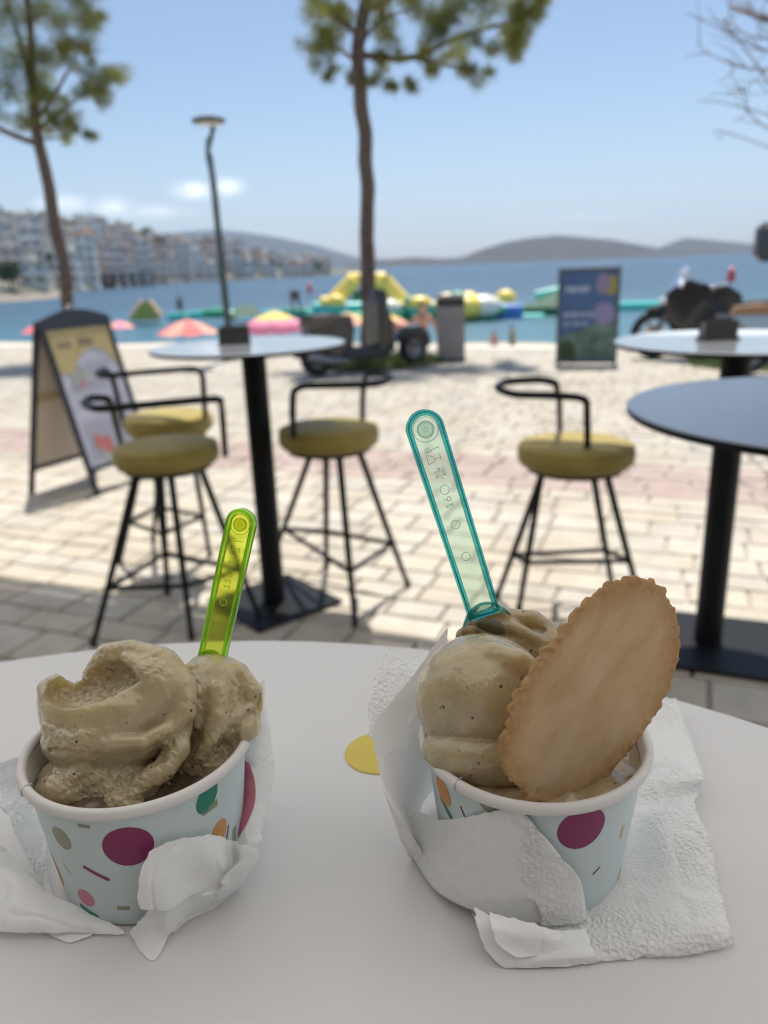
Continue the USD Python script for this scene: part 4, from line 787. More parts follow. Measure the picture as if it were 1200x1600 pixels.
person('child with dark hair and green swimwear at the water edge right of the bin', stand(800, 509, 33, 1.4), 1.4, 1.2, mat('green_swimwear', (.12, .2, .06), .7), (.3, .3), mat('green_swimwear', 0))
person('bare chested child at the water edge, nearer the bin', stand(772, 517, 33, 1.2), 1.2, -.6, mat('red_swimwear', (.5, .14, .08), .7), (.2, .3))
person('dark figure standing on a float between the pyramid and the lamp post', stand(279, 461, 67, 1.75), 1.75, .4, blackcloth, (.2, .2), blackcloth)

# ------------------------------------------------------------------ ice cream cups
TZ = 1.05
paper_white = mat('cup_board_white', (.70, .665, .64), .55, .02, 20, .1, 900)
cup_print = mat('cup_mint_print', (.55, .63, .635), .42, .02, 20, .04, 1200)
class Cup:
    def __init__(s, label, c, ax=(0, 0, 1)):
        s.r1, s.r0, s.h = .0450, .0386, .0590; s.c = np.array([c[0], c[1], TZ + .0012]); s.ax = unit(ax)
        u = unit(np.cross([0, 1, 0], s.ax)); s.R = np.stack([u, np.cross(s.ax, u), s.ax], 1)
        t = s.t = Thing('paper_cup', label, 'cup', s.c)
        h = s.h; r0, r1 = s.r0, s.r1
        s.wall = t.part('cup_wall', lathe([(r0, 0), (r1, h - .002)], 160, s.c, s.R), cup_print, True)
        t.part('inner_wall', lathe([(r1 - .0006, h - .001), (r0 - .0006, .004), (0, .004)], 120, s.c, s.R), paper_white, 40)
        a = np.linspace(-2.5, 3.0, 16); rr = .0024
        t.part('rolled_rim', lathe([(r1 + .0011 + rr * .85 * math.cos(q), h - .0005 + rr * 1.05 * math.sin(q)) for q in a], 160, s.c, s.R), paper_white, True)
        t.part('cup_base', lathe([(0, .0005), (r0 - .001, .0005), (r0 - .0002, .0)], 100, s.c, s.R), paper_white, True)
        k = s.R @ np.array([math.cos(-2.42), math.sin(-2.42), 0]); s.seam = k
        e = s.c + s.R @ np.array([0, 0, h]); t.part('rim_seam', tube([e + k * (r1 - .0009) + [0, 0, .0019], e + k * (r1 + .0012) + [0, 0, .0022], e + k * (r1 + .0034) + [0, 0, .0004], e + k * (r1 + .0032) - [0, 0, .0018]], .00028, 6), mat('cup_seam_shadow', (.52, .47, .43), .7), True)
    def rad(s, z): return s.r0 + (s.r1 - s.r0) * z / (s.h - .002)
    def hit(s, px, py):
        """(angle, height) where the sight line through a picture point meets the cup wall."""
        d = s.R.T @ ray(px, py); o = s.R.T @ (EYE - s.c)
        k = (s.r1 - s.r0) / (s.h - .002); A = d[0] ** 2 + d[1] ** 2 - (k * d[2]) ** 2; B = 2 * (o[0] * d[0] + o[1] * d[1] - k * d[2] * (s.r0 + k * o[2])); C_ = o[0] ** 2 + o[1] ** 2 - (s.r0 + k * o[2]) ** 2
        disc = B * B - 4 * A * C_; tt_ = (-B - math.sqrt(max(disc, 0))) / (2 * A); p = o + d * tt_
        return math.atan2(p[1], p[0]), p[2]
    def at(s, th, z, off=0.): r = s.rad(z) + off; return s.c + s.R @ np.array([r * math.cos(th), r * math.sin(th), z])
    def on(s, px, py, off): return s.at(*s.hit(px, py), off)
    def patch(s, poly, th, z, m, name):
        """A printed shape: poly in millimetres about (th, z) on the wall."""
        g = trimesh.creation.extrude_polygon(poly.segmentize(1.2), .00001, engine='earcut') if False else None
        ex = np.array(poly.exterior.segmentize(1.0).coords)[:-1]; ce = ex.mean(0); rings = [ce + (ex - ce) * k for k in (1, .8, .6, .4, .2)]
        pts = np.vstack(rings + [ce[None]]); n = len(ex); f = []
        for k in range(4):
            for i in range(n): j = (i + 1) % n; f += [[k * n + i, k * n + j, (k + 1) * n + j], [k * n + i, (k + 1) * n + j, (k + 1) * n + i]]
        for i in range(n): f.append([4 * n + i, 4 * n + (i + 1) % n, 5 * n])
        v = np.array([s.at(th + x / 1000 / s.rad(z), z + y / 1000, .00013) for x, y in pts])
        f = np.array(f); nn = np.cross(v[f[0][1]] - v[f[0][0]], v[f[0][2]] - v[f[0][0]])
        if nn @ (v[0] - s.c) < 0: f = f[:, ::-1]
        s.t.part(name, trimesh.Trimesh(v, f, process=False), m, True, under=s.wall)
PR = {n: mat('print_' + n, c, .4, .03, 40) for n, c in dict(magenta=(.21, .006, .085), purple=(.20, .008, .10), olive=(.27, .27, .18), orange=(.58, .27, .07), pink=(.55, .17, .24), green=(.012, .20, .14), mint=(.06, .28, .20), sand=(.62, .47, .26)).items()}
ell = lambda a, b, rot=0: affinity.rotate(affinity.scale(sg.Point(0, 0).buffer(1, 16), a, b), rot)
bar = lambda a, b, rot=0: affinity.rotate(sg.box(-a / 2, -b / 2, a / 2, b / 2), rot)
cupL = Cup('paper cup with pistachio scoops and green spoon at left', (-.1085, .2835), (0.0, 0.01, 1))
cupR = Cup('paper cup with wafer and teal spoon wrapped in a napkin at right', (.0592, .2785))
def dots(cup, spec):
    for px, py, kind, a, b, rot, col in spec:
        th, z = cup.hit(px, py); cup.patch((ell if kind == 'd' else bar)(a, b, rot), th, z, PR[col], 'printed_dot' if kind == 'd' else 'printed_bar')
dots(cupL, [(200, 1323, 'd', 9.6, 9.6, 0, 'magenta'), (96, 1310, 'd', 4.6, 5.4, 20, 'olive'), (72, 1362, 'd', 7, 8.5, 12, 'orange'), (89, 1374, 'b', 1.8, 7, 12, 'purple'), (150, 1365, 'b', 11.5, 1.6, -30, 'purple'), (104, 1357, 'b', 6, .7, -55, 'sand'), (134, 1403, 'd', 4.2, 4.4, 0, 'pink'), (139, 1424, 'b', 9.5, 2.4, -22, 'green'), (193, 1419, 'b', 5.2, 2.0, -4, 'olive'), (324, 1246, 'd', 5.0, 7.0, -25, 'green'), (328, 1262, 'b', 8, 3.4, 2, 'olive'), (343, 1300, 'd', 4.6, 6, -8, 'orange'), (355, 1303, 'b', 1., 8, -14, 'purple'), (366, 1305, 'b', 3.4, 9, 0, 'olive'), (131, 1291, 'b', 5, 1.6, 0, 'olive'), (285, 1390, 'd', 4, 4, 0, 'mint')])
dots(cupR, [(910, 1295, 'd', 9.8, 9.8, 0, 'magenta'), (692, 1236, 'd', 5.4, 6.6, 14, 'orange'), (697, 1262, 'b', 9.5, 3.0, -38, 'green'), (723, 1268, 'b', .9, 5, 22, 'purple'), (776, 1262, 'd', 7.2, 4.2, 0, 'olive'), (972, 1300, 'b', 2.2, 6, 0, 'sand'), (968, 1364, 'b', 2.2, 5.6, -25, 'sand'), (932, 1360, 'b', 4.2, .9, 35, 'purple'), (928, 1424, 'b', 7, 2.6, 32, 'green'), (820, 1330, 'd', 5, 5, 0, 'pink')])

# ------------------------------------------------------------------ ice cream
def ice(name, col, dark):
    c = np.array(col)
    return usdkit.material(stage, f'/World/Looks/{name}', {
        "g": ("geometry", {}), "n": ("noise_texture", {"scale": 70., "detail": 6., "roughness": .65}), "r": ("rgb_ramp", {"ramp": [(.28, tuple(c * .80)), (.55, tuple(c)), (.75, tuple(c * 1.12))]}),
        "v": ("voronoi_texture", {"scale": 210., "randomness": 1.}), "v2": ("voronoi_texture", {"scale": 520., "randomness": 1.}), "rv": ("map_range", {"from_min": .10, "from_max": .19, "to_min": 1., "to_max": 0., "clamp": True}), "rv2": ("map_range", {"from_min": .10, "from_max": .2, "to_min": .75, "to_max": 0., "clamp": True}),
        "pn": ("noise_texture", {"scale": 90., "detail": 1.}), "pm": ("map_range", {"from_min": .52, "from_max": .60, "to_min": 0., "to_max": 1., "clamp": True}),
        "sm": ("math", {"math_type": "maximum"}), "sp": ("math", {"math_type": "multiply"}), "mx": ("mix_color", {"b": dark}),
        "bn": ("noise_texture", {"scale": 600., "detail": 4., "roughness": .6}), "bn2": ("noise_texture", {"scale": 180., "detail": 3.}), "ba": ("math", {"math_type": "add"}), "b": ("bump", {"strength": .2, "distance": .0008}),
        "rn": ("map_range", {"from_min": .3, "from_max": .7, "to_min": .16, "to_max": .36, "clamp": True}),
        "p": ("principled_bsdf", {"subsurface_weight": .35, "subsurface_radius": (.006, .0045, .002), "subsurface_scale": .35, "specular_ior_level": .5, "coat_weight": .8, "coat_roughness": .16})},
        [("g.position", x + ".vector") for x in ("n", "v", "v2", "bn", "bn2", "pn")] + [("n.fac", "r.fac"), ("v.distance", "rv.value"), ("v2.distance", "rv2.value"), ("rv.result", "sm.value1"), ("rv2.result", "sm.value2"), ("pn.fac", "pm.value"), ("sm.value", "sp.value1"), ("pm.result", "sp.value2"), ("sp.value", "mx.fac"), ("r.color", "mx.a"), ("mx.result", "p.base_color"),
         ("bn.fac", "ba.value1"), ("bn2.fac", "ba.value2"), ("ba.value", "b.height"), ("b.normal", "p.normal"), ("bn2.fac", "rn.value"), ("rn.result", "p.roughness")], surface="p.BSDF")
pist = ice('pistachio_ice_cream', (.475, .385, .225), (.07, .04, .03))
pist2 = ice('hazel_ice_cream', (.38, .29, .165), (.06, .035, .02))
def surf_nets(f, h, o):
    """Smooth closed surface where the field f changes sign (inside negative); h grid step, o origin."""
    ins = f < 0; nx, ny, nz = f.shape; cs = (nx - 1, ny - 1, nz - 1); acc = np.zeros(cs + (3,)); cnt = np.zeros(cs)
    sl = lambda d: tuple(slice(k, k + n) for k, n in zip(d, cs))
    corners = [(a, b, c) for a in (0, 1) for b in (0, 1) for c in (0, 1)]
    for A in corners:
        for ax in range(3):
            if A[ax]: continue
            B = list(A); B[ax] = 1
            fa, fb = f[sl(A)], f[sl(B)]; cr = (fa < 0) != (fb < 0); t_ = np.where(cr, fa / np.where(cr, fa - fb, 1), 0)
            for k in range(3): acc[..., k] += cr * (A[k] + (t_ if k == ax else 0))
            cnt += cr
    idx = -np.ones(cs, int); m = cnt > 0; idx[m] = np.arange(m.sum()); cell = np.argwhere(m); v = (cell + acc[m] / cnt[m][:, None]) * h + o
    F = []
    for ax in range(3):
        b, c = (ax + 1) % 3, (ax + 2) % 3
        lo = [slice(1, None)] * 3; n = list(f.shape); s0 = [slice(1, n[k] - 1) for k in range(3)]; s0[ax] = slice(0, n[ax] - 1); s1 = list(s0); s1[ax] = slice(1, n[ax])
        a0, a1 = ins[tuple(s0)], ins[tuple(s1)]; ch = np.argwhere(a0 != a1); org = np.array([0 if k == ax else 1 for k in range(3)]); g = ch + org
        sgn = a0[tuple(ch.T)]; eb, ec = np.eye(3, dtype=int)[b], np.eye(3, dtype=int)[c]
        q = np.stack([idx[tuple((g - eb - ec).T)], idx[tuple((g - ec).T)], idx[tuple(g.T)], idx[tuple((g - eb).T)]], 1); q[~sgn] = q[~sgn][:, ::-1]; F.append(q)
    F = np.vstack(F); F = F[(F >= 0).all(1)]
    return trimesh.Trimesh(v, np.vstack([F[:, [0, 1, 2]], F[:, [0, 2, 3]]]), process=False)
def smin(a, b, k): h = np.clip(.5 + .5 * (b - a) / k, 0, 1); return b + (a - b) * h - k * h * (1 - h)
def smax(a, b, k): return -smin(-a, -b, k)
def rot2(x, y, deg): c, s = math.cos(math.radians(deg)), math.sin(math.radians(deg)); return c * x + s * y, -s * x + c * y
class Field:
    """Ice cream modelled in picture-sized units: x right, y down, w towards the eye; k0 is the forward distance of w = 0."""
    def __init__(s, x0, x1, y0, y1, w0, w1, step, k0):
        s.o = np.array([x0, y0, w0], float); s.h = step; s.k0 = k0; s.px = k0 / FPX
        s.X, s.Yp, s.Wd = np.meshgrid(*[np.arange(a, b, step) for a, b in ((x0, x1), (y0, y1), (w0, w1))], indexing='ij'); s.f = np.full(s.X.shape, 1e3)
    def ell(s, c, r, rot=0):
        x, y = rot2(s.X - c[0], s.Yp - c[1], rot); z = s.Wd - c[2]
        k0 = np.sqrt((x / r[0]) ** 2 + (y / r[1]) ** 2 + (z / r[2]) ** 2); k1 = np.sqrt((x / r[0] ** 2) ** 2 + (y / r[1] ** 2) ** 2 + (z / r[2] ** 2) ** 2)
        return np.where(k0 < .08, -.9 * min(r), k0 * (k0 - 1) / np.maximum(k1, 1e-6))
    def cap(s, pts, rads):
        best = None
        for (a, b, ra, rb_) in zip(pts[:-1], pts[1:], rads[:-1], rads[1:]):
            a, b = np.array(a, float), np.array(b, float); d = b - a; L = d @ d
            t_ = np.clip(((s.X - a[0]) * d[0] + (s.Yp - a[1]) * d[1] + (s.Wd - a[2]) * d[2]) / L, 0, 1)
            q = np.sqrt((s.X - a[0] - d[0] * t_) ** 2 + (s.Yp - a[1] - d[1] * t_) ** 2 + (s.Wd - a[2] - d[2] * t_) ** 2) - (ra + (rb_ - ra) * t_)
            best = q if best is None else np.minimum(best, q)
        return best
    def add(s, g, k=8): s.f = smin(s.f, g, k)
    def cut(s, g, k=6): s.f = smax(s.f, -g, k)
    def mesh(s, seed, amp, fine, crumbs, cup):
        """crumbs: ((x, y, w), radius, amplitude) places where the surface is rough."""
        s.f[[0, -1]] = 5; s.f[:, [0, -1]] = 5; s.f[:, :, [0, -1]] = 5
        m = surf_nets(s.f, s.h, s.o); m.merge_vertices(); cc = trimesh.graph.connected_components(m.edges, min_len=50); big = max(cc, key=len); keep = np.zeros(len(m.vertices), bool); keep[big] = True; m.update_faces(keep[m.faces].all(1)); m.remove_unreferenced_vertices(); m.update_faces(m.nondegenerate_faces()); m.remove_unreferenced_vertices(); v0 = np.array(m.vertices); trimesh.smoothing.filter_taubin(m, iterations=6); v1 = np.array(m.vertices); far = np.linalg.norm(v1 - v0, axis=1) > 6; v1[far] = v0[far]; m.vertices = v1
        v = np.array(m.vertices); n = np.array(trimesh.Trimesh(v, m.faces, process=False).vertex_normals)
        a = (meshkit.fbm(v / 42, 3, seed) - .5) * amp + (meshkit.fbm(v / 13, 3, seed + 7) - .5) * fine
        st = np.array([1, 1, 1]) * v; a += (meshkit.noise(np.stack([v[:, 0] / 60, v[:, 1] / 9 + v[:, 0] / 50, v[:, 2] / 40], 1), seed + 3) - .5) * fine * .35
        for c, r, q in crumbs:
            wgt = np.exp(-(((v - c) / r) ** 2).sum(1)); a += wgt * q * ((meshkit.fbm(v / 9, 4, seed + 11) - .55) * 2 + (meshkit.noise(v / 4.5, seed + 5) - .5) * .7)
        v = v + n * a[:, None]
        P = EYE + (FWD + (v[:, :1] - 600) / FPX * RIGHT + (800 - v[:, 1:2]) / FPX * UP) * (s.k0 - v[:, 2:] * s.px)
        L = (P - cup.c) @ cup.R; r = np.hypot(L[:, 0], L[:, 1]); lim = np.where(L[:, 2] < cup.h + .0008, cup.r0 + (cup.r1 - cup.r0) * np.clip(L[:, 2] / cup.h, 0, 1) - .0010, 1.)
        k = np.where(r > lim, lim / np.maximum(r, 1e-9), 1); L[:, :2] *= k[:, None]; L[:, 2] = np.maximum(L[:, 2], .005)
        P = cup.c + L @ cup.R.T
        return trimesh.Trimesh(P, m.faces, process=False)
def lump(name, label, cup, mesh, m):
    lone(name, mesh, m, label, 'ice cream', smooth=True)

# left cup, front scoop: a slab with a spooned hollow on top, a rolled lip to its right and a rough lower tier
A = Field(38, 322, 985, 1330, -125, 105, 2.0, .3265)
A.f = A.ell((178, 1118, -6), (112, 66, 86), -4)
A.add(A.ell((206, 1066, -34), (76, 58, 58), 10), 14)
A.add(A.ell((240, 1075, 8), (54, 62, 62), 20), 14)
A.add(A.cap([(168, 1026, -20), (205, 1020, 0), (250, 1032, 18), (283, 1072, 30), (282, 1110, 40), (255, 1150, 46)], [20, 22, 24, 24, 24, 20]), 10)
A.add(A.ell((92, 1105, 6), (34, 52, 46), -8), 14)
A.add(A.cap([(69, 1076, 6), (80, 1084, 12)], [10, 14]), 8)
A.add(A.ell((160, 1160, 22), (98, 48, 62), -3), 10)
A.add(A.ell((158, 1228, -4), (104, 62, 70), 0), 9)
A.add(A.ell((120, 1240, 6), (56, 36, 52), 6), 8)
A.add(A.cap([(76, 1140, 34), (112, 1160, 58), (165, 1166, 74), (222, 1160, 80), (262, 1138, 66)], [13, 14, 14, 13, 11]), 5)
A.add(A.ell((165, 1300, -10), (88, 60, 60), 0), 12)
A.add(A.cap([(286, 1130, 24), (278, 1168, 44), (256, 1202, 58), (222, 1226, 66), (200, 1246, 66)], [15, 18, 19, 18, 13]), 6)
A.add(A.cap([(132, 1200, 52), (98, 1232, 54), (82, 1258, 50)], [15, 14, 9]), 6)
hollow = A.ell((142, 1066, 44), (74, 35, 66), -18)
A.add(A.ell((98, 1240, 30), (46, 34, 42), 0), 6)
A.add(A.ell((190, 1256, 56), (40, 26, 28), 0), 6)
A.cut(hollow, 4)
A.cut(A.ell((196, 1050, 36), (34, 30, 36), 0), 6)
A.cut(A.ell((110, 1078, 62), (36, 15, 40), -12), 4)
A.add(A.cap([(222, 1052, 52), (214, 1035, 36), (196, 1028, 20)], [10, 12, 10]), 5)
A.cut(A.ell((232, 1186, 90), (44, 13, 30), -6), 2)
A.cut(A.cap([(112, 1184, 82), (170, 1190, 90), (225, 1186, 92)], [5, 8, 9]), 3)
A.cut(A.cap([(140, 1215, 74), (175, 1222, 80)], [4, 5]), 3)
A.cut(A.cap([(268, 1060, 64), (262, 1100, 80), (232, 1135, 92)], [4, 7, 4]), 4)
A.cut(A.cap([(78, 1172, 50), (108, 1176, 78), (122, 1198, 84)], [4, 6, 5]), 4)
A.cut(A.ell((122, 1228, 78), (12, 9, 14), -30), 3)
mA = A.mesh(3, 6.0, 3.0, [((148, 1062, 5), np.array([62, 34, 50]), 10.), ((165, 1230, 60), np.array([74, 34, 50]), 9.0), ((105, 1160, 70), np.array([44, 26, 40]), 5.), ((262, 1165, 60), np.array([22, 22, 40]), 6), ((245, 1045, 50), np.array([30, 22, 40]), 4)], cupL)
lump('ice_cream_scoop', 'melting pistachio scoop with a spooned hollow, left in the left cup', cupL, mA, pist)
B = Field(238, 432, 1000, 1320, -150, 80, 2.0, .337)
B.f = B.ell((336, 1122, -22), (68, 98, 74), -6)
B.add(B.ell((340, 1062, -20), (58, 38, 56), 10), 12)
B.add(B.ell((330, 1195, -10), (72, 54, 64), -12), 14); B.add(B.ell((320, 1270, -30), (70, 50, 50), 0), 12)
B.add(B.cap([(372, 1052, 8), (394, 1080, 16), (396, 1104, 18), (372, 1122, 38), (352, 1130, 44)], [18, 18, 15, 12, 9]), 6)
B.add(B.cap([(338, 1080, 40), (340, 1120, 50), (330, 1160, 54), (314, 1182, 52)], [20, 20, 17, 11]), 7)
B.add(B.cap([(300, 1052, 22), (312, 1090, 40), (308, 1130, 44)], [16, 16, 12]), 8)
B.add(B.ell((382, 1150, 6), (24, 52, 44), 12), 7)
B.add(B.cap([(290, 1236, 30), (315, 1230, 44), (345, 1222, 40)], [8, 14, 12]), 6)
B.cut(B.cap([(396, 1112, 40), (372, 1136, 62), (350, 1165, 70), (342, 1190, 70)], [8, 11, 9, 5]), 2)
B.cut(B.ell((352, 1172, 62), (19, 30, 24), 24), 2)
B.cut(B.cap([(284, 1060, 40), (290, 1110, 60), (284, 1170, 60)], [8, 11, 11]), 4)
B.cut(B.cap([(404, 1085, 24), (402, 1108, 30)], [3, 4]), 3)
mB = B.mesh(9, 6., 2.8, [((296, 1095, 40), np.array([22, 60, 40]), 10.), ((352, 1165, 40), np.array([26, 40, 40]), 8), ((375, 1070, 30), np.array([26, 20, 30]), 5), ((300, 1200, 40), np.array([30, 30, 40]), 6)], cupL)
lump('ice_cream_scoop', 'pistachio scoop with drips holding the green spoon, right in the left cup', cupL, mB, pist)
# right cup, front scoop: a smooth ball with one ledge; behind it the swirl that holds the teal spoon
G = Field(630, 880, 970, 1330, -130, 115, 2.0, .3175)
G.f = G.ell((752, 1090, 0), (103, 101, 98), 0)
G.add(G.ell((752, 1190, 1), (97, 60, 93), 11), 4)
G.cut(G.cap([(684, 1076, 77), (697, 1068, 85), (706, 1067, 88)], [1.3, 1.8, 1.0]), 1.2)
G.add(G.cap([(770, 1018, 60), (810, 1030, 64), (838, 1052, 58)], [14, 18, 14]), 16)
G.add(G.ell((750, 1260, -14), (86, 60, 80), 0), 14)
G.cut(G.cap([(652, 1128, 40), (690, 1140, 84), (735, 1160, 100), (800, 1164, 92)], [3, 4.5, 5, 3]), 4)
G.cut(G.cap([(655, 1128, 30), (690, 1140, 76), (720, 1152, 92)], [2.5, 2.2, 1.0]), 2)
G.add(G.cap([(762, 1000, 28), (800, 1020, 40), (838, 1045, 48)], [8, 10, 8]), 8)
mG = G.mesh(15, 4.5, 1.5, [((700, 1140, 70), np.array([45, 10, 50]), 2.5), ((668, 1160, 50), np.array([20, 40, 40]), 1.6), ((735, 1240, 70), np.array([60, 24, 50]), 1.5), ((740, 1050, 80), np.array([60, 50, 60]), .7)], cupR)
lump('ice_cream_scoop', 'smooth round pistachio scoop leaning on the wafer in the right cup', cupR, mG, pist)
K = Field(690, 905, 938, 1140, -80, 90, 1.8, .345)
K.f = K.ell((795, 1022, -6), (90, 52, 58), 8)
K.add(K.cap([(722, 992, 10), (752, 975, 22), (792, 964, 26), (835, 968, 18), (862, 990, 8)], [10, 12, 13, 15, 14]), 9)
K.add(K.cap([(760, 985, 30), (800, 980, 40), (838, 998, 40), (850, 1020, 36)], [9, 11, 11, 10]), 7)
K.add(K.ell((860, 1020, 0), (46, 46, 50), 0), 10); K.add(K.ell((790, 1080, -10), (90, 60, 60), 0), 10)
K.cut(K.cap([(765, 1000, 46), (800, 996, 56), (822, 1012, 54)], [4, 6, 5]), 4)
K.cut(K.cap([(815, 974, 38), (850, 985, 30)], [3, 3]), 4)
mK = K.mesh(23, 5, 3.2, [((800, 1000, 40), np.array([50, 18, 40]), 2.5)], cupR)
lump('ice_cream_swirl', 'brown hazel ice cream swirl behind the round scoop, holding the teal spoon', cupR, mK, pist2)
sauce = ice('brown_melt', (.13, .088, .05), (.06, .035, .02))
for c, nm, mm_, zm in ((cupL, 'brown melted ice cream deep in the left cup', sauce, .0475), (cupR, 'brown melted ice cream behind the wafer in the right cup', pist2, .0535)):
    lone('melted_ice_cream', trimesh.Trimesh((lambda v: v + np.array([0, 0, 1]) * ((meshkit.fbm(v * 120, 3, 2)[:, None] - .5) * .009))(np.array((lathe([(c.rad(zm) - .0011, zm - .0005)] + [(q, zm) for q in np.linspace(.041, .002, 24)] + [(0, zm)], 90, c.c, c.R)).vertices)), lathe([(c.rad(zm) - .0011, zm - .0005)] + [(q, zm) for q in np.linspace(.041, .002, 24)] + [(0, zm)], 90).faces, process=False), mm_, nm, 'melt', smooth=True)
ice_chunk = ball(.011, D(226, 1246, .317), 3, (.8, .8, 1.0)); ice_chunk.vertices += (meshkit.noise(ice_chunk.vertices * 150)[:, None] - .5) * .006
lone('ice_chunk', ice_chunk, ice('pale_ice_cream', (.24, .195, .15), (.12, .08, .06)), 'pale frozen chunk between the two scoops of the left cup', 'ice cream', smooth=True)
def nut(label, px, py, k, a, b, rot, col, nm):
    u, v = rot2(1, 0, 0)[0] * (RIGHT * math.cos(rot) + UP * math.sin(rot)), None; w = -FWD; R = np.stack([u, np.cross(w, u), w], 1); o = D(px, py, k)
    g = ball(1, (0, 0, 0), 3, (a, b, b * .8)); vv = np.array(g.vertices); vv[:, 1] += -.25 * b * (vv[:, 0] / a) ** 2; vv += (meshkit.noise(vv * 500)[:, None] - .5) * b * .12
    lone('pistachio_nut', trimesh.Trimesh(vv @ R.T + o, g.faces, process=False), mat(nm, col, .35, .25, 300, .3, 800), label, 'nut', smooth=True)
nut('dark olive pistachio half on the swirl below the teal spoon', 768, 978, .3245, .0068, .0030, -.28, (.065, .06, .022), 'dark_pistachio')
nut('light brown nut left of the dark pistachio on the swirl', 737, 986, .3285, .0046, .0024, -.1, (.30, .21, .10), 'light_nut')
nut('bright green pistachio piece at the back of the swirl', 797, 961, .343, .0058, .0026, -.1, (.17, .26, .08), 'green_pistachio')
nut('small dark pistachio below the dark olive half', 782, 1000, .327, .0050, .0020, -.5, (.11, .075, .03), 'brown_nut')

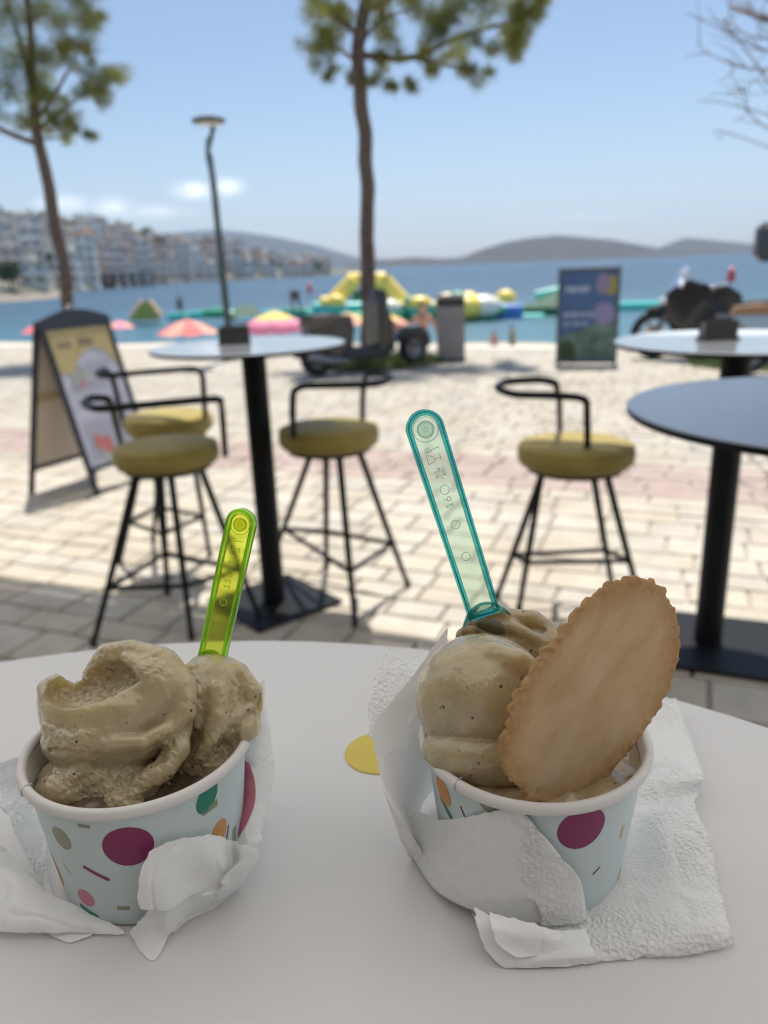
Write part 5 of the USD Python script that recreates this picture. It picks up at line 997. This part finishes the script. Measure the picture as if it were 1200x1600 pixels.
# ------------------------------------------------------------------ wafer
def wafer():
    c = (D(928, 1078, .2945)); ua = unit(D(1038, 932, .304) - D(818, 1226, .285)); ub0 = unit(D(1015, 1140, .318) - D(840, 1012, .276)); n = unit(np.cross(ua, ub0)); ub = np.cross(n, ua)
    a_, b_ = .0480, .0358; nt, nr = 420, 60; th = np.linspace(0, 2 * np.pi, nt, endpoint=False); rr = np.r_[np.linspace(0.0, .9, 34)[1:], np.linspace(.9, 1, 27)[1:]]
    r = np.random.default_rng(2); sc = np.abs(np.sin(th * 28 + 1.1 * np.sin(th * 3) + .8 * np.sin(th * 7))) ** .55; rag = meshkit.noise(np.stack([np.cos(th) * 9, np.sin(th) * 9, 0 * th], 1), 4)
    edge = .985 + .024 * (sc - .6) + .05 * (rag - .5) + .02 * (meshkit.noise(np.stack([np.cos(th) * 26, np.sin(th) * 26, 0 * th], 1), 6) - .5)
    edge = edge * (np.abs(np.cos(th)) ** 2.8 + np.abs(np.sin(th)) ** 2.2) ** (-1 / 2.2)
    def surf(sign):
        rows = []
        for q in rr:
            sq = (np.abs(np.cos(th)) ** 2.8 + np.abs(np.sin(th)) ** 2.2) ** (-1 / 2.2); k = q * sq * (1 + (edge / sq - 1) * np.clip((q - .8) / .2, 0, 1)); x, y = k * np.cos(th) * a_, k * np.sin(th) * b_
            thick = .00125 * (1 - .45 * np.clip((q - .955) / .045, 0, 1) ** 2); crimp = np.clip((q - .86) / .14, 0, 1)
            z = sign * thick + crimp * .0012 * (sc - .5) * (1.0 + 1.2 * (rag - .5)) + .0017 * meshkit.fbm(np.stack([x * 60, y * 60, 0 * x], 1), 3, 8) + .00006 * np.sin(y * 700 + x * 60) * (1 - crimp) * (meshkit.noise(np.stack([x * 90, y * 90, 0 * x + 3], 1)) - .2) + .0016 * crimp * (meshkit.noise(np.stack([x * 480, y * 480, 0 * x], 1)) - .5) - 2.2 * (y ** 2) - .8 * x ** 2
            rows.append(c + x[:, None] * ua + y[:, None] * ub + z[:, None] * n)
        return rows
    f1, f2 = surf(1), surf(-1); m = len(rr); V = [np.vstack([f1[0].mean(0, keepdims=True)] + f1), np.vstack([f2[0].mean(0, keepdims=True)] + f2)]; F = []
    N1 = 1 + m * nt; i = np.arange(nt); j = (i + 1) % nt
    for s_, o in ((0, 0), (1, N1)):
        tri = [np.stack([np.full(nt, o), o + 1 + i, o + 1 + j], 1)]
        for k in range(m - 1): p = o + 1 + k * nt; tri += [np.stack([p + i, p + nt + i, p + nt + j], 1), np.stack([p + i, p + nt + j, p + j], 1)]
        tri = np.vstack(tri); F.append(tri[:, ::-1] if s_ else tri)
    p, q = 1 + (m - 1) * nt, N1 + 1 + (m - 1) * nt; F += [np.stack([p + i, q + i, q + j], 1), np.stack([p + i, q + j, p + j], 1)]
    g = trimesh.Trimesh(np.vstack(V), np.vstack(F), process=False)
    wm = usdkit.material(stage, '/World/Looks/wafer_biscuit', {
        "g": ("geometry", {}), "sub": ("vector_math", {"math_type": "subtract", "vector2": c}), "da": ("vector_math", {"math_type": "dot_product", "vector2": ua / a_}), "db": ("vector_math", {"math_type": "dot_product", "vector2": ub / b_}),
        "cx": ("combine_xyz", {}), "ln": ("vector_math", {"math_type": "length"}), "en": ("noise_texture", {"scale": 110., "detail": 4.}), "em": ("math", {"math_type": "multiply_add", "value2": .30, "value3": -.15}), "ea": ("math", {"math_type": "add"}),
        "er": ("map_range", {"from_min": .78, "from_max": 1.05, "to_min": 0., "to_max": 1., "clamp": True}),
        "mp": ("mapping", {"scale": (.55, 1.15, 1.)}), "sn": ("noise_texture", {"scale": 2.4, "detail": 3.5, "roughness": .6}), "r": ("rgb_ramp", {"ramp": [(.28, (.66, .47, .275)), (.5, (.74, .575, .375)), (.75, (.80, .67, .49))]}),
        "mx": ("mix_color", {"b": (.60, .39, .19)}), "bn": ("noise_texture", {"scale": 500., "detail": 4.}), "b": ("bump", {"strength": .3, "distance": .0006}), "p": ("principled_bsdf", {"roughness": .55, "specular_ior_level": .35}),
        "t": ("translucent_bsdf", {}), "m": ("mix_closure", {"fac": .52})},
        [("g.position", "sub.vector1"), ("sub.vector", "da.vector1"), ("sub.vector", "db.vector1"), ("da.value", "cx.x"), ("db.value", "cx.y"), ("cx.vector", "ln.vector1"), ("g.position", "en.vector"), ("en.fac", "em.value1"), ("ln.value", "ea.value1"), ("em.value", "ea.value2"), ("ea.value", "er.value"),
         ("cx.vector", "mp.vector"), ("mp.vector", "sn.vector"), ("sn.fac", "r.fac"), ("er.result", "mx.fac"), ("r.color", "mx.a"), ("mx.result", "p.base_color"), ("mx.result", "t.color"), ("g.position", "bn.vector"), ("bn.fac", "b.height"), ("b.normal", "p.normal"), ("p.BSDF", "m.closure1"), ("t.BSDF", "m.closure2")], surface="m.closure")
    lone('wafer', g, wm, 'round tan wafer biscuit with crimped edge stuck in the right cup', 'wafer', smooth=50)
wafer()

# ------------------------------------------------------------------ plastic spoons
def plastic(nm, col, rough=.06, tr=.96):
    return usdkit.material(stage, f'/World/Looks/{nm}', {"p": ("principled_bsdf", {"base_color": col, "transmission_weight": tr, "roughness": rough, "ior": 1.46, "specular_ior_level": .5})}, [], surface="p.BSDF")
def spoon(label, top, bot, w0, w1, tilt, m_face, m_rim, m_mark, number, extra_bowl):
    """top, bot: (picture x, y, forward distance) of the handle's ends; widths in metres; tilt turns the face about its length."""
    a, b = D(*top), D(*bot); y = unit(a - b); x = unit(np.cross(y, -FWD)); z = np.cross(x, y)
    x, z = x * math.cos(tilt) + z * math.sin(tilt), z * math.cos(tilt) - x * math.sin(tilt)
    if z @ (EYE - a) < 0: x, z = -x, -z
    R = np.stack([x, y, z], 1); L = np.linalg.norm(a - b); t = Thing('spoon', label, 'spoon', b)
    r = w0 / 2; out = sg.Polygon([(-w1 / 2, 0), (w1 / 2, 0), (r, L - r), (-r, L - r)]).union(sg.Point(0, L - r).buffer(r, 32)); bw = w0 * .155
    inner = out.buffer(-bw, 24)
    ex = lambda p, h, z0: extrude(p, h, R, b, z0)
    t.part('handle', ex(out.buffer(-bw * .9, 24), .0011, -.0002), m_face, 30)
    rim = out.difference(inner)
    rp = t.part('handle_rim', cat(ex(rim, .0026, -.0012)), m_rim, 30)
    ln = out.buffer(-bw * .42, 24); t.part('rim_ridge', ex(ln.buffer(.0003).difference(ln.buffer(-.0003)), .0006, .0014), m_rim, 30, under=rp)
    C_ = np.array([0, L - r - .0003])
    def ring(cx, cy, ro, wd, h=.0004, nm='moulded_ring'): t.part(nm, ex(sg.Point(cx, cy).buffer(ro, 28).difference(sg.Point(cx, cy).buffer(ro - wd, 28)), h, .0009), m_mark, 30)
    ri = r - bw
    ring(*C_, ri * .98, .00032); ring(*C_, ri * .66, .0007, .0009, 'moulded_boss'); ring(*C_, ri * .16, .00022)
    t.part('moulded_button', ex(sg.Point(*C_).buffer(ri * .52, 28), .0005, .0009), m_face, 30)
    def stroke(pts, wd=.00030, nm='moulded_mark'):
        t.part(nm, ex(sg.LineString(pts).buffer(wd / 2, 6), .0003, .0009), m_mark, 30)
    u = ri * .9; y0 = L - 2 * r - u * 1.35
    # cup and fork sign, turned a quarter
    stroke([(-u * .62, y0 + u * .78), (-u * .18, y0 + u * .62), (u * .06, y0 + u * .34), (u * .5, y0 + u * .30)]); stroke([(-u * .62, y0 - .0 * u), (-u * .18, y0 + u * .06), (u * .06, y0 + u * .34)]); stroke([(u * .5, y0 + u * .05), (u * .5, y0 + u * .58)]); stroke([(-u * .62, y0), (-u * .62, y0 + u * .78)])
    stroke([(-u * .6, y0 + u * 1.02), (-u * .1, y0 + u * 1.02), (u * .02, y0 + u * 1.16), (u * .62, y0 + u * 1.16)]); 
    for k in (.0, .16, .32): stroke([(-u * .6, y0 + u * (1.02 + k)), (-u * .18, y0 + u * (1.02 + k))])
    # recycling triangle, turned a quarter
    yt = y0 - u * 1.0; tri = np.array([[math.cos(q), math.sin(q)] for q in (math.pi, math.pi / 3, -math.pi / 3)]) * u * .72 + [u * .05, yt]
    for k in range(3):
        p, q = tri[k], tri[(k + 1) % 3]; stroke([p + (q - p) * .16, p + (q - p) * .70]); e = p + (q - p) * .74; d = unit(q - p); nrm = np.array([-d[1], d[0]]); stroke([e - d * u * .2 + nrm * u * .16, e, e - d * u * .2 - nrm * u * .16])
    for k in range(3):
        p = tri[k] * .55 + tri.mean(0) * .45; q = tri[(k + 1) % 3] * .55 + tri.mean(0) * .45; stroke([p + (q - p) * .1, p + (q - p) * .75])
    yr = yt - u * 1.45; ring(0, yr, u * .42, .00026)
    txt = meshkit.text_mesh(number, .0029 * w0 / .0145, .0003); tc = txt.bounds.mean(0); Q = rotz(math.pi / 2)
    g = move(move(txt, None, -tc), Q); t.part('moulded_number', move(g, R, b + R @ np.array([0, yr - u * 1.12, .0011])), m_mark, False)
    ring(0, yr - u * 3.15, u * .40, .00026)
    if extra_bowl: ring(0, yr - u * 6.1, u * .40, .00026)
    # bowl, mostly inside the ice cream
    bw_, bl = w0 * .80, .020
    P = np.array([[np.array([bw_ * k * math.cos(q), -bl * .72 + bl * k * math.sin(q), -.004 * (1 - k * k) * 1.2]) for q in np.linspace(0, 2 * np.pi, 41)] for k in np.linspace(.02, 1, 10)])
    s1 = grid(P @ R.T + b); s2 = grid((P - [0, 0, .0009]) @ R.T + b, True); t.part('bowl', cat(s1, s2), m_face, True)
    e = P[-1][:-1] @ R.T + b; t.part('bowl_edge', tube(e, .0006, 8, closed=True), m_rim, True)
tealF, tealR, tealM = plastic('teal_plastic', (.74, .94, .85), .03), plastic('teal_plastic_edge', (.08, .50, .53), .06), plastic('teal_plastic_mark', (.50, .70, .64), .12)
limeF, limeR, limeM = plastic('lime_plastic', (.86, .97, .12), .04, .92), plastic('lime_plastic_edge', (.50, .92, .08), .08, .85), plastic('lime_plastic_mark', (.80, .96, .20), .15)
spoon('clear teal plastic spoon stuck in the right ice cream', (655, 641, .318), (757, 962, .3335), .0160, .0142, .0, tealF, tealR, tealM, '16', True)
spoon('clear lime green plastic spoon stuck in the left ice cream', (382, 795, .332), (330, 1036, .341), .0134, .0126, .18, limeF, limeR, limeM, '13', False)

# ------------------------------------------------------------------ napkins
def tissue(nm, emboss):
    return usdkit.material(stage, f'/World/Looks/{nm}', {
        "g": ("geometry", {}), "n": ("noise_texture", {"scale": 260., "detail": 4.}), "v": ("voronoi_texture", {"feature": "distance_to_edge", "scale": 380. if emboss > .5 else 420., "randomness": .8}), "vr": ("map_range", {"from_min": 0., "from_max": .42, "to_min": 1., "to_max": 0., "clamp": True}),
        "n2": ("noise_texture", {"scale": 34., "detail": 3.}), "em": ("map_range", {"from_min": .40, "from_max": .62, "to_min": 1 - emboss, "to_max": 1., "clamp": True}), "ml": ("math", {"math_type": "multiply"}), "ad": ("math", {"math_type": "multiply_add", "value2": .35}),
        "b": ("bump", {"strength": .8 if emboss > .5 else .12, "distance": .0011 if emboss > .5 else .0008}), "d": ("diffuse_bsdf", {"color": (.95, .94, .93), "roughness": .2}), "t": ("translucent_bsdf", {"color": (.96, .95, .94)}), "m": ("mix_closure", {"fac": .24})},
        [("g.position", x + ".vector") for x in ("n", "v", "n2")] + [("v.distance", "vr.value"), ("n2.fac", "em.value"), ("vr.result", "ml.value1"), ("em.result", "ml.value2"), ("n.fac", "ad.value1"), ("ml.value", "ad.value3"), ("ad.value", "b.height"), ("b.normal", "d.normal"), ("d.BSDF", "m.closure1"), ("t.BSDF", "m.closure2")], surface="m.closure")
emb, smo = tissue('embossed_tissue', .75), tissue('smooth_tissue', .25)
def sheet(C, seed, wr=.0008, nu=70, nv=70, rag=.0006, rise=True):
    P = loft(C, nu, nv); n = np.cross(np.gradient(P, axis=0), np.gradient(P, axis=1)); n /= np.linalg.norm(n, axis=2, keepdims=True) + 1e-12
    w = (meshkit.fbm(P * 75, 3, seed) - .5) * 2 * wr + (meshkit.noise(P * 260, seed + 3) - .5) * wr * .7
    cr = np.abs(meshkit.noise(P * [48, 60, 52], seed + 9) - .5); w += -np.clip(.05 - cr, 0, .05) * 18 * wr
    P = P + n * w[..., None]
    for ax, sl in ((0, 0), (0, -1), (1, 0), (1, -1)):
        E = P[sl] if ax == 0 else P[:, sl]; I = P[1 if sl == 0 else -2] if ax == 0 else P[:, 1 if sl == 0 else -2]
        d = E - I; d /= np.linalg.norm(d, axis=1, keepdims=True) + 1e-12; E += d * ((meshkit.noise(E * 420, seed + 5) - .5) * 2 * rag)[:, None]
    P[..., 2] = np.maximum(P[..., 2], TZ + .0006)
    return P
def solid_sheet(P, th=.00022):
    """Close the sheet into a thin solid so that its edges have thickness."""
    return grid(P)
tw_ = lambda x, y, z: W(x, y, TZ + z / 1000)
cR = lambda x, y, o: cupR.on(x, y, o / 1000)
cL = lambda x, y, o: cupL.on(x, y, o / 1000)
nr = Thing('paper_napkin', 'white embossed paper napkin wrapped under and round the right cup', 'napkin', tw_(930, 1400, 0))
base = [[tw_(690, 1060, 2), tw_(800, 1062, 2), tw_(930, 1080, 3), tw_(1008, 1096, 5), tw_(1056, 1089, 11)],
        [tw_(680, 1120, 1), tw_(830, 1120, 1), tw_(950, 1130, 1), tw_(1030, 1135, 2), tw_(1070, 1130, 8)],
        [tw_(680, 1170, 1), tw_(830, 1170, 1), tw_(955, 1180, 1), tw_(1045, 1180, 3), tw_(1087, 1178, 9)],
        [tw_(690, 1230, 1), tw_(830, 1230, 1), tw_(965, 1225, 2), tw_(1050, 1218, 8), tw_(1098, 1214, 14)],
        [tw_(700, 1300, .8), tw_(850, 1300, .8), tw_(978, 1262, 1.5), tw_(1038, 1250, 3), tw_(1090, 1240, 7)],
        [tw_(705, 1320, .8), tw_(850, 1330, .8), tw_(984, 1290, 2), tw_(1030, 1272, 10), tw_(1088, 1266, 13)],
        [tw_(715, 1360, .8), tw_(855, 1370, .8), tw_(985, 1330, 2.5), tw_(1045, 1305, 12), tw_(1108, 1310, 12)],
        [tw_(735, 1420, 2), tw_(860, 1430, .8), tw_(985, 1405, 3), tw_(1070, 1390, 8), tw_(1125, 1390, 7)],
        [tw_(755, 1470, 4), tw_(865, 1475, 3), tw_(965, 1470, 4), tw_(1065, 1455, 7), tw_(1140, 1448, 6)],
        [tw_(785, 1508, 1), tw_(865, 1511, 1), tw_(955, 1502, 1), tw_(1055, 1494, 1.5), tw_(1146, 1477, 2)]]
nr.part('ply', grid(sheet(base, 3, .0007, 120, 150)), emb, True)
wing = np.array([[Y(700, 980, .325), Y(640, 1062, .303), Y(584, 1142, .275), Y(596, 1205, .256), cR(640, 1262, 12), cR(690, 1277, 2.0), cR(750, 1270, 1.2), cR(808, 1260, 1.0)],
                 [Y(700, 1040, .323), Y(645, 1105, .300), Y(592, 1165, .272), Y(600, 1235, .250), cR(652, 1300, 16), cR(700, 1322, 9), cR(770, 1325, 6), cR(850, 1305, 2)],
                 [Y(700, 1110, .318), Y(660, 1160, .296), Y(612, 1215, .268), Y(618, 1268, .246), cR(672, 1345, 13), cR(715, 1370, 12), cR(790, 1385, 9), cR(884, 1352, 2.5)],
                 [Y(700, 1170, .312), tw_(672, 1240, 6), tw_(650, 1292, 5), tw_(662, 1335, 4), tw_(700, 1385, 4), tw_(740, 1418, 4), tw_(825, 1440, 4), cR(906, 1436, 3)]])
Pw = sheet(wing, 11, .0004, 150, 90)
nr.part('ply', grid(Pw), smo, True)
back = np.array([[Y(700, 1052, .330), Y(650, 1034, .326), Y(604, 1018, .322)], [Y(660, 1090, .312), Y(620, 1075, .306), Y(585, 1065, .304)], [Y(604, 1140, .290), Y(590, 1128, .287), Y(575, 1110, .288)], [Y(592, 1160, .276), Y(584, 1158, .275), Y(577, 1152, .276)]])
nr.part('ply', grid(sheet(back, 17, .0006, 40, 60)), emb, True)
inner = np.array([[cR(742, 1292, 3), cR(800, 1262, 1.6), cR(822, 1270, 1.6)], [cR(790, 1350, 6), cR(858, 1322, 4), cR(870, 1330, 3)], [cR(840, 1400, 6), cR(895, 1372, 4.2), cR(903, 1385, 3.6)], [tw_(845, 1446, 4), tw_(895, 1444, 4), cR(908, 1425, 3)]])
nr.part('ply', grid(sheet(inner, 21, .0005, 40, 70)), emb, True)
roll = np.array([[tw_(742, 1417, 13), tw_(800, 1441, 13), tw_(860, 1452, 9), tw_(915, 1450, 5)], [tw_(744, 1440, 15), tw_(798, 1460, 12), tw_(860, 1466, 9), tw_(920, 1464, 5)], [tw_(752, 1468, 11), tw_(800, 1482, 6), tw_(862, 1486, 6), tw_(925, 1480, 5)], [tw_(768, 1496, 4), tw_(812, 1502, 3), tw_(866, 1500, 4), tw_(930, 1494, 4)], [tw_(790, 1512, 1), tw_(830, 1512, 1), tw_(870, 1510, 1), tw_(935, 1503, 1)]])
nr.part('ply', grid(sheet(roll, 25, .0005, 70, 60)), smo, True)
fold = np.array([[tw_(765, 1424, 18), tw_(830, 1442, 15), tw_(880, 1462, 8)], [tw_(768, 1448, 19), tw_(822, 1462, 13), tw_(876, 1468, 9)], [tw_(780, 1476, 12), tw_(822, 1482, 8), tw_(872, 1480, 7)], [tw_(808, 1496, 6), tw_(835, 1494, 5), tw_(872, 1490, 5)]])
nr.part('ply', grid(sheet(fold, 29, .0007, 50, 50)), smo, True)
nl = Thing('paper_napkin', 'white paper napkin crumpled under and round the left cup', 'napkin', tw_(150, 1440, 0))
L1 = np.array([[tw_(-60, 1208, 40), tw_(0, 1192, 40), tw_(40, 1180, 38), tw_(75, 1168, 36)], [tw_(-60, 1228, 34), tw_(6, 1222, 28), tw_(40, 1222, 24), tw_(70, 1225, 18)], [tw_(-45, 1244, 32), tw_(12, 1252, 25), tw_(45, 1262, 17), tw_(70, 1270, 12)], [tw_(6, 1262, 28), tw_(30, 1292, 19), tw_(52, 1308, 12), tw_(72, 1320, 8)], [tw_(24, 1300, 22), tw_(48, 1345, 12), tw_(60, 1352, 8), tw_(74, 1360, 5)], [tw_(56, 1368, 8), tw_(66, 1384, 5), tw_(72, 1388, 3), tw_(80, 1396, 2)]])
nl.part('ply', grid(sheet(L1, 31, .0010, 80, 90)), emb, True)
L2 = np.array([[tw_(-90, 1325, 20), tw_(0, 1352, 15), tw_(60, 1386, 9), tw_(112, 1413, 5), tw_(190, 1452, 2)], [tw_(-90, 1400, 16), tw_(0, 1405, 13), tw_(60, 1425, 10), tw_(112, 1439, 6), tw_(193, 1455, 1.6)], [tw_(-90, 1452, 4), tw_(0, 1456, 5), tw_(60, 1457, 4), tw_(112, 1459, 2.5), tw_(197, 1460, .8)]])
nl.part('ply', grid(sheet(L2, 37, .0010, 110, 60)), smo, True)
L2b = np.array([[tw_(60, 1450, 1.5), tw_(105, 1450, 1.5), tw_(150, 1452, 1)], [tw_(72, 1458, 1.2), tw_(108, 1466, 1.2), tw_(146, 1459, 1)], [tw_(100, 1470, .8), tw_(108, 1473, .8), tw_(118, 1470, .8)]])
nl.part('ply', grid(sheet(L2b, 39, .0004, 40, 30)), smo, True)
L2c = np.array([[tw_(-90, 1290, 34), tw_(0, 1322, 22), tw_(50, 1372, 10), tw_(90, 1402, 4)], [tw_(-90, 1330, 20), tw_(0, 1355, 14), tw_(50, 1385, 7), tw_(92, 1405, 3)], [tw_(-90, 1380, 8), tw_(0, 1400, 6), tw_(50, 1410, 4), tw_(94, 1412, 2)]])
nl.part('ply', grid(sheet(L2c, 41, .0010, 80, 40)), smo, True)
L3 = np.array([[cL(232, 1322, 3.5), cL(264, 1309, 2.5), cL(298, 1303, 2.5), cL(328, 1300, 2.5), cL(352, 1310, 4), tw_(378, 1322, 34), tw_(405, 1316, 36)],
               [cL(219, 1352, 9), cL(252, 1345, 9), cL(290, 1338, 6), cL(326, 1335, 10), cL(352, 1338, 7), tw_(380, 1335, 30), tw_(407, 1330, 31)],
               [cL(222, 1385, 11), cL(256, 1385, 13), cL(292, 1375, 8), cL(326, 1370, 12), tw_(352, 1366, 24), tw_(378, 1356, 20), tw_(400, 1348, 22)],
               [tw_(235, 1418, 17), tw_(262, 1418, 18), tw_(296, 1402, 15), tw_(328, 1396, 14), tw_(350, 1388, 12), tw_(372, 1376, 10), tw_(388, 1366, 12)],
               [tw_(214, 1443, 8), tw_(256, 1456, 6), tw_(288, 1436, 3), tw_(325, 1416, 2), tw_(348, 1406, 1), tw_(366, 1392, 1), tw_(376, 1382, 2)],
               [tw_(200, 1456, 2), tw_(240, 1498, 1), tw_(278, 1450, 1), tw_(322, 1424, .8), tw_(346, 1411, .8), tw_(362, 1398, .8), tw_(372, 1388, .8)]])
nl.part('ply', grid(sheet(L3, 43, .0008, 130, 110)), smo, True)
L4 = np.array([[Y(385, 1080, .318), Y(402, 1070, .318), Y(413, 1062, .318)], [Y(378, 1150, .310), Y(402, 1140, .304), Y(420, 1130, .308)], [Y(372, 1200, .303), Y(398, 1196, .296), Y(428, 1188, .302)], [Y(366, 1262, .292), Y(392, 1252, .286), Y(424, 1246, .290)], [Y(366, 1305, .281), Y(386, 1296, .276), Y(408, 1296, .278)], [Y(368, 1340, .273), Y(388, 1326, .270), Y(410, 1312, .272)]])
P4 = sheet(L4, 47, .0012, 60, 120); nl.part('ply', grid(P4), smo, True)
i0, i1, j0, j1 = 42, 100, 3, 37
n4 = np.cross(np.gradient(P4, axis=0), np.gradient(P4, axis=1)); n4 /= np.linalg.norm(n4, axis=2, keepdims=True); n4 *= np.sign((n4 * (EYE - P4)).sum(2, keepdims=True))
jj = np.arange(P4.shape[1])[None, :]; ii = np.arange(P4.shape[0])[:, None]; S = (P4 + n4 * .0003)
u_ = (ii - 72) / 30; half = np.sqrt(np.clip(1 - u_ ** 2, 0, 1)); rows = []
for i in range(43, 102):
    hf = half[i, 0]; q = np.linspace(0, max(36 * hf, .5), 24); lo = np.floor(q).astype(int); f_ = (q - lo)[:, None]; rows.append(S[i, lo] * (1 - f_) + S[i, np.minimum(lo + 1, 59)] * f_)
nl.part('pink_print', grid(np.array(rows)), usdkit.material(stage, '/World/Looks/pink_napkin_print', {"d": ("diffuse_bsdf", {"color": (.62, .25, .32)}), "t": ("translucent_bsdf", {"color": (.70, .28, .36)}), "m": ("mix_closure", {"fac": .45})}, [("d.BSDF", "m.closure1"), ("t.BSDF", "m.closure2")], surface="m.closure"), True)
# yellow sticker on the table top
sc_ = W(592, 1177, TZ); so = Thing('round_sticker', 'round yellow sticker on the white table left of the right cup', 'sticker', sc_)
so.part('disc', lathe([(0, .0007), (.0181, .0007), (.0184, .0004), (.0184, .0002)], 64, sc_), mat('sticker_yellow', (.62, .47, .06), .35, .04, 60), 30)

# ------------------------------------------------------------------ air
hz = usdkit.material(stage, '/World/Looks/haze_air', {"v": ("principled_volume", {"color": (.60, .74, 1.0), "density": 0.00008, "anisotropy": .35})}, [], volume="v.volume")
lone('haze', trimesh.creation.box(bounds=[[-9400, -700, SEA - 8], [9400, 12000, 620]]), hz, kind='stuff', smooth=False)
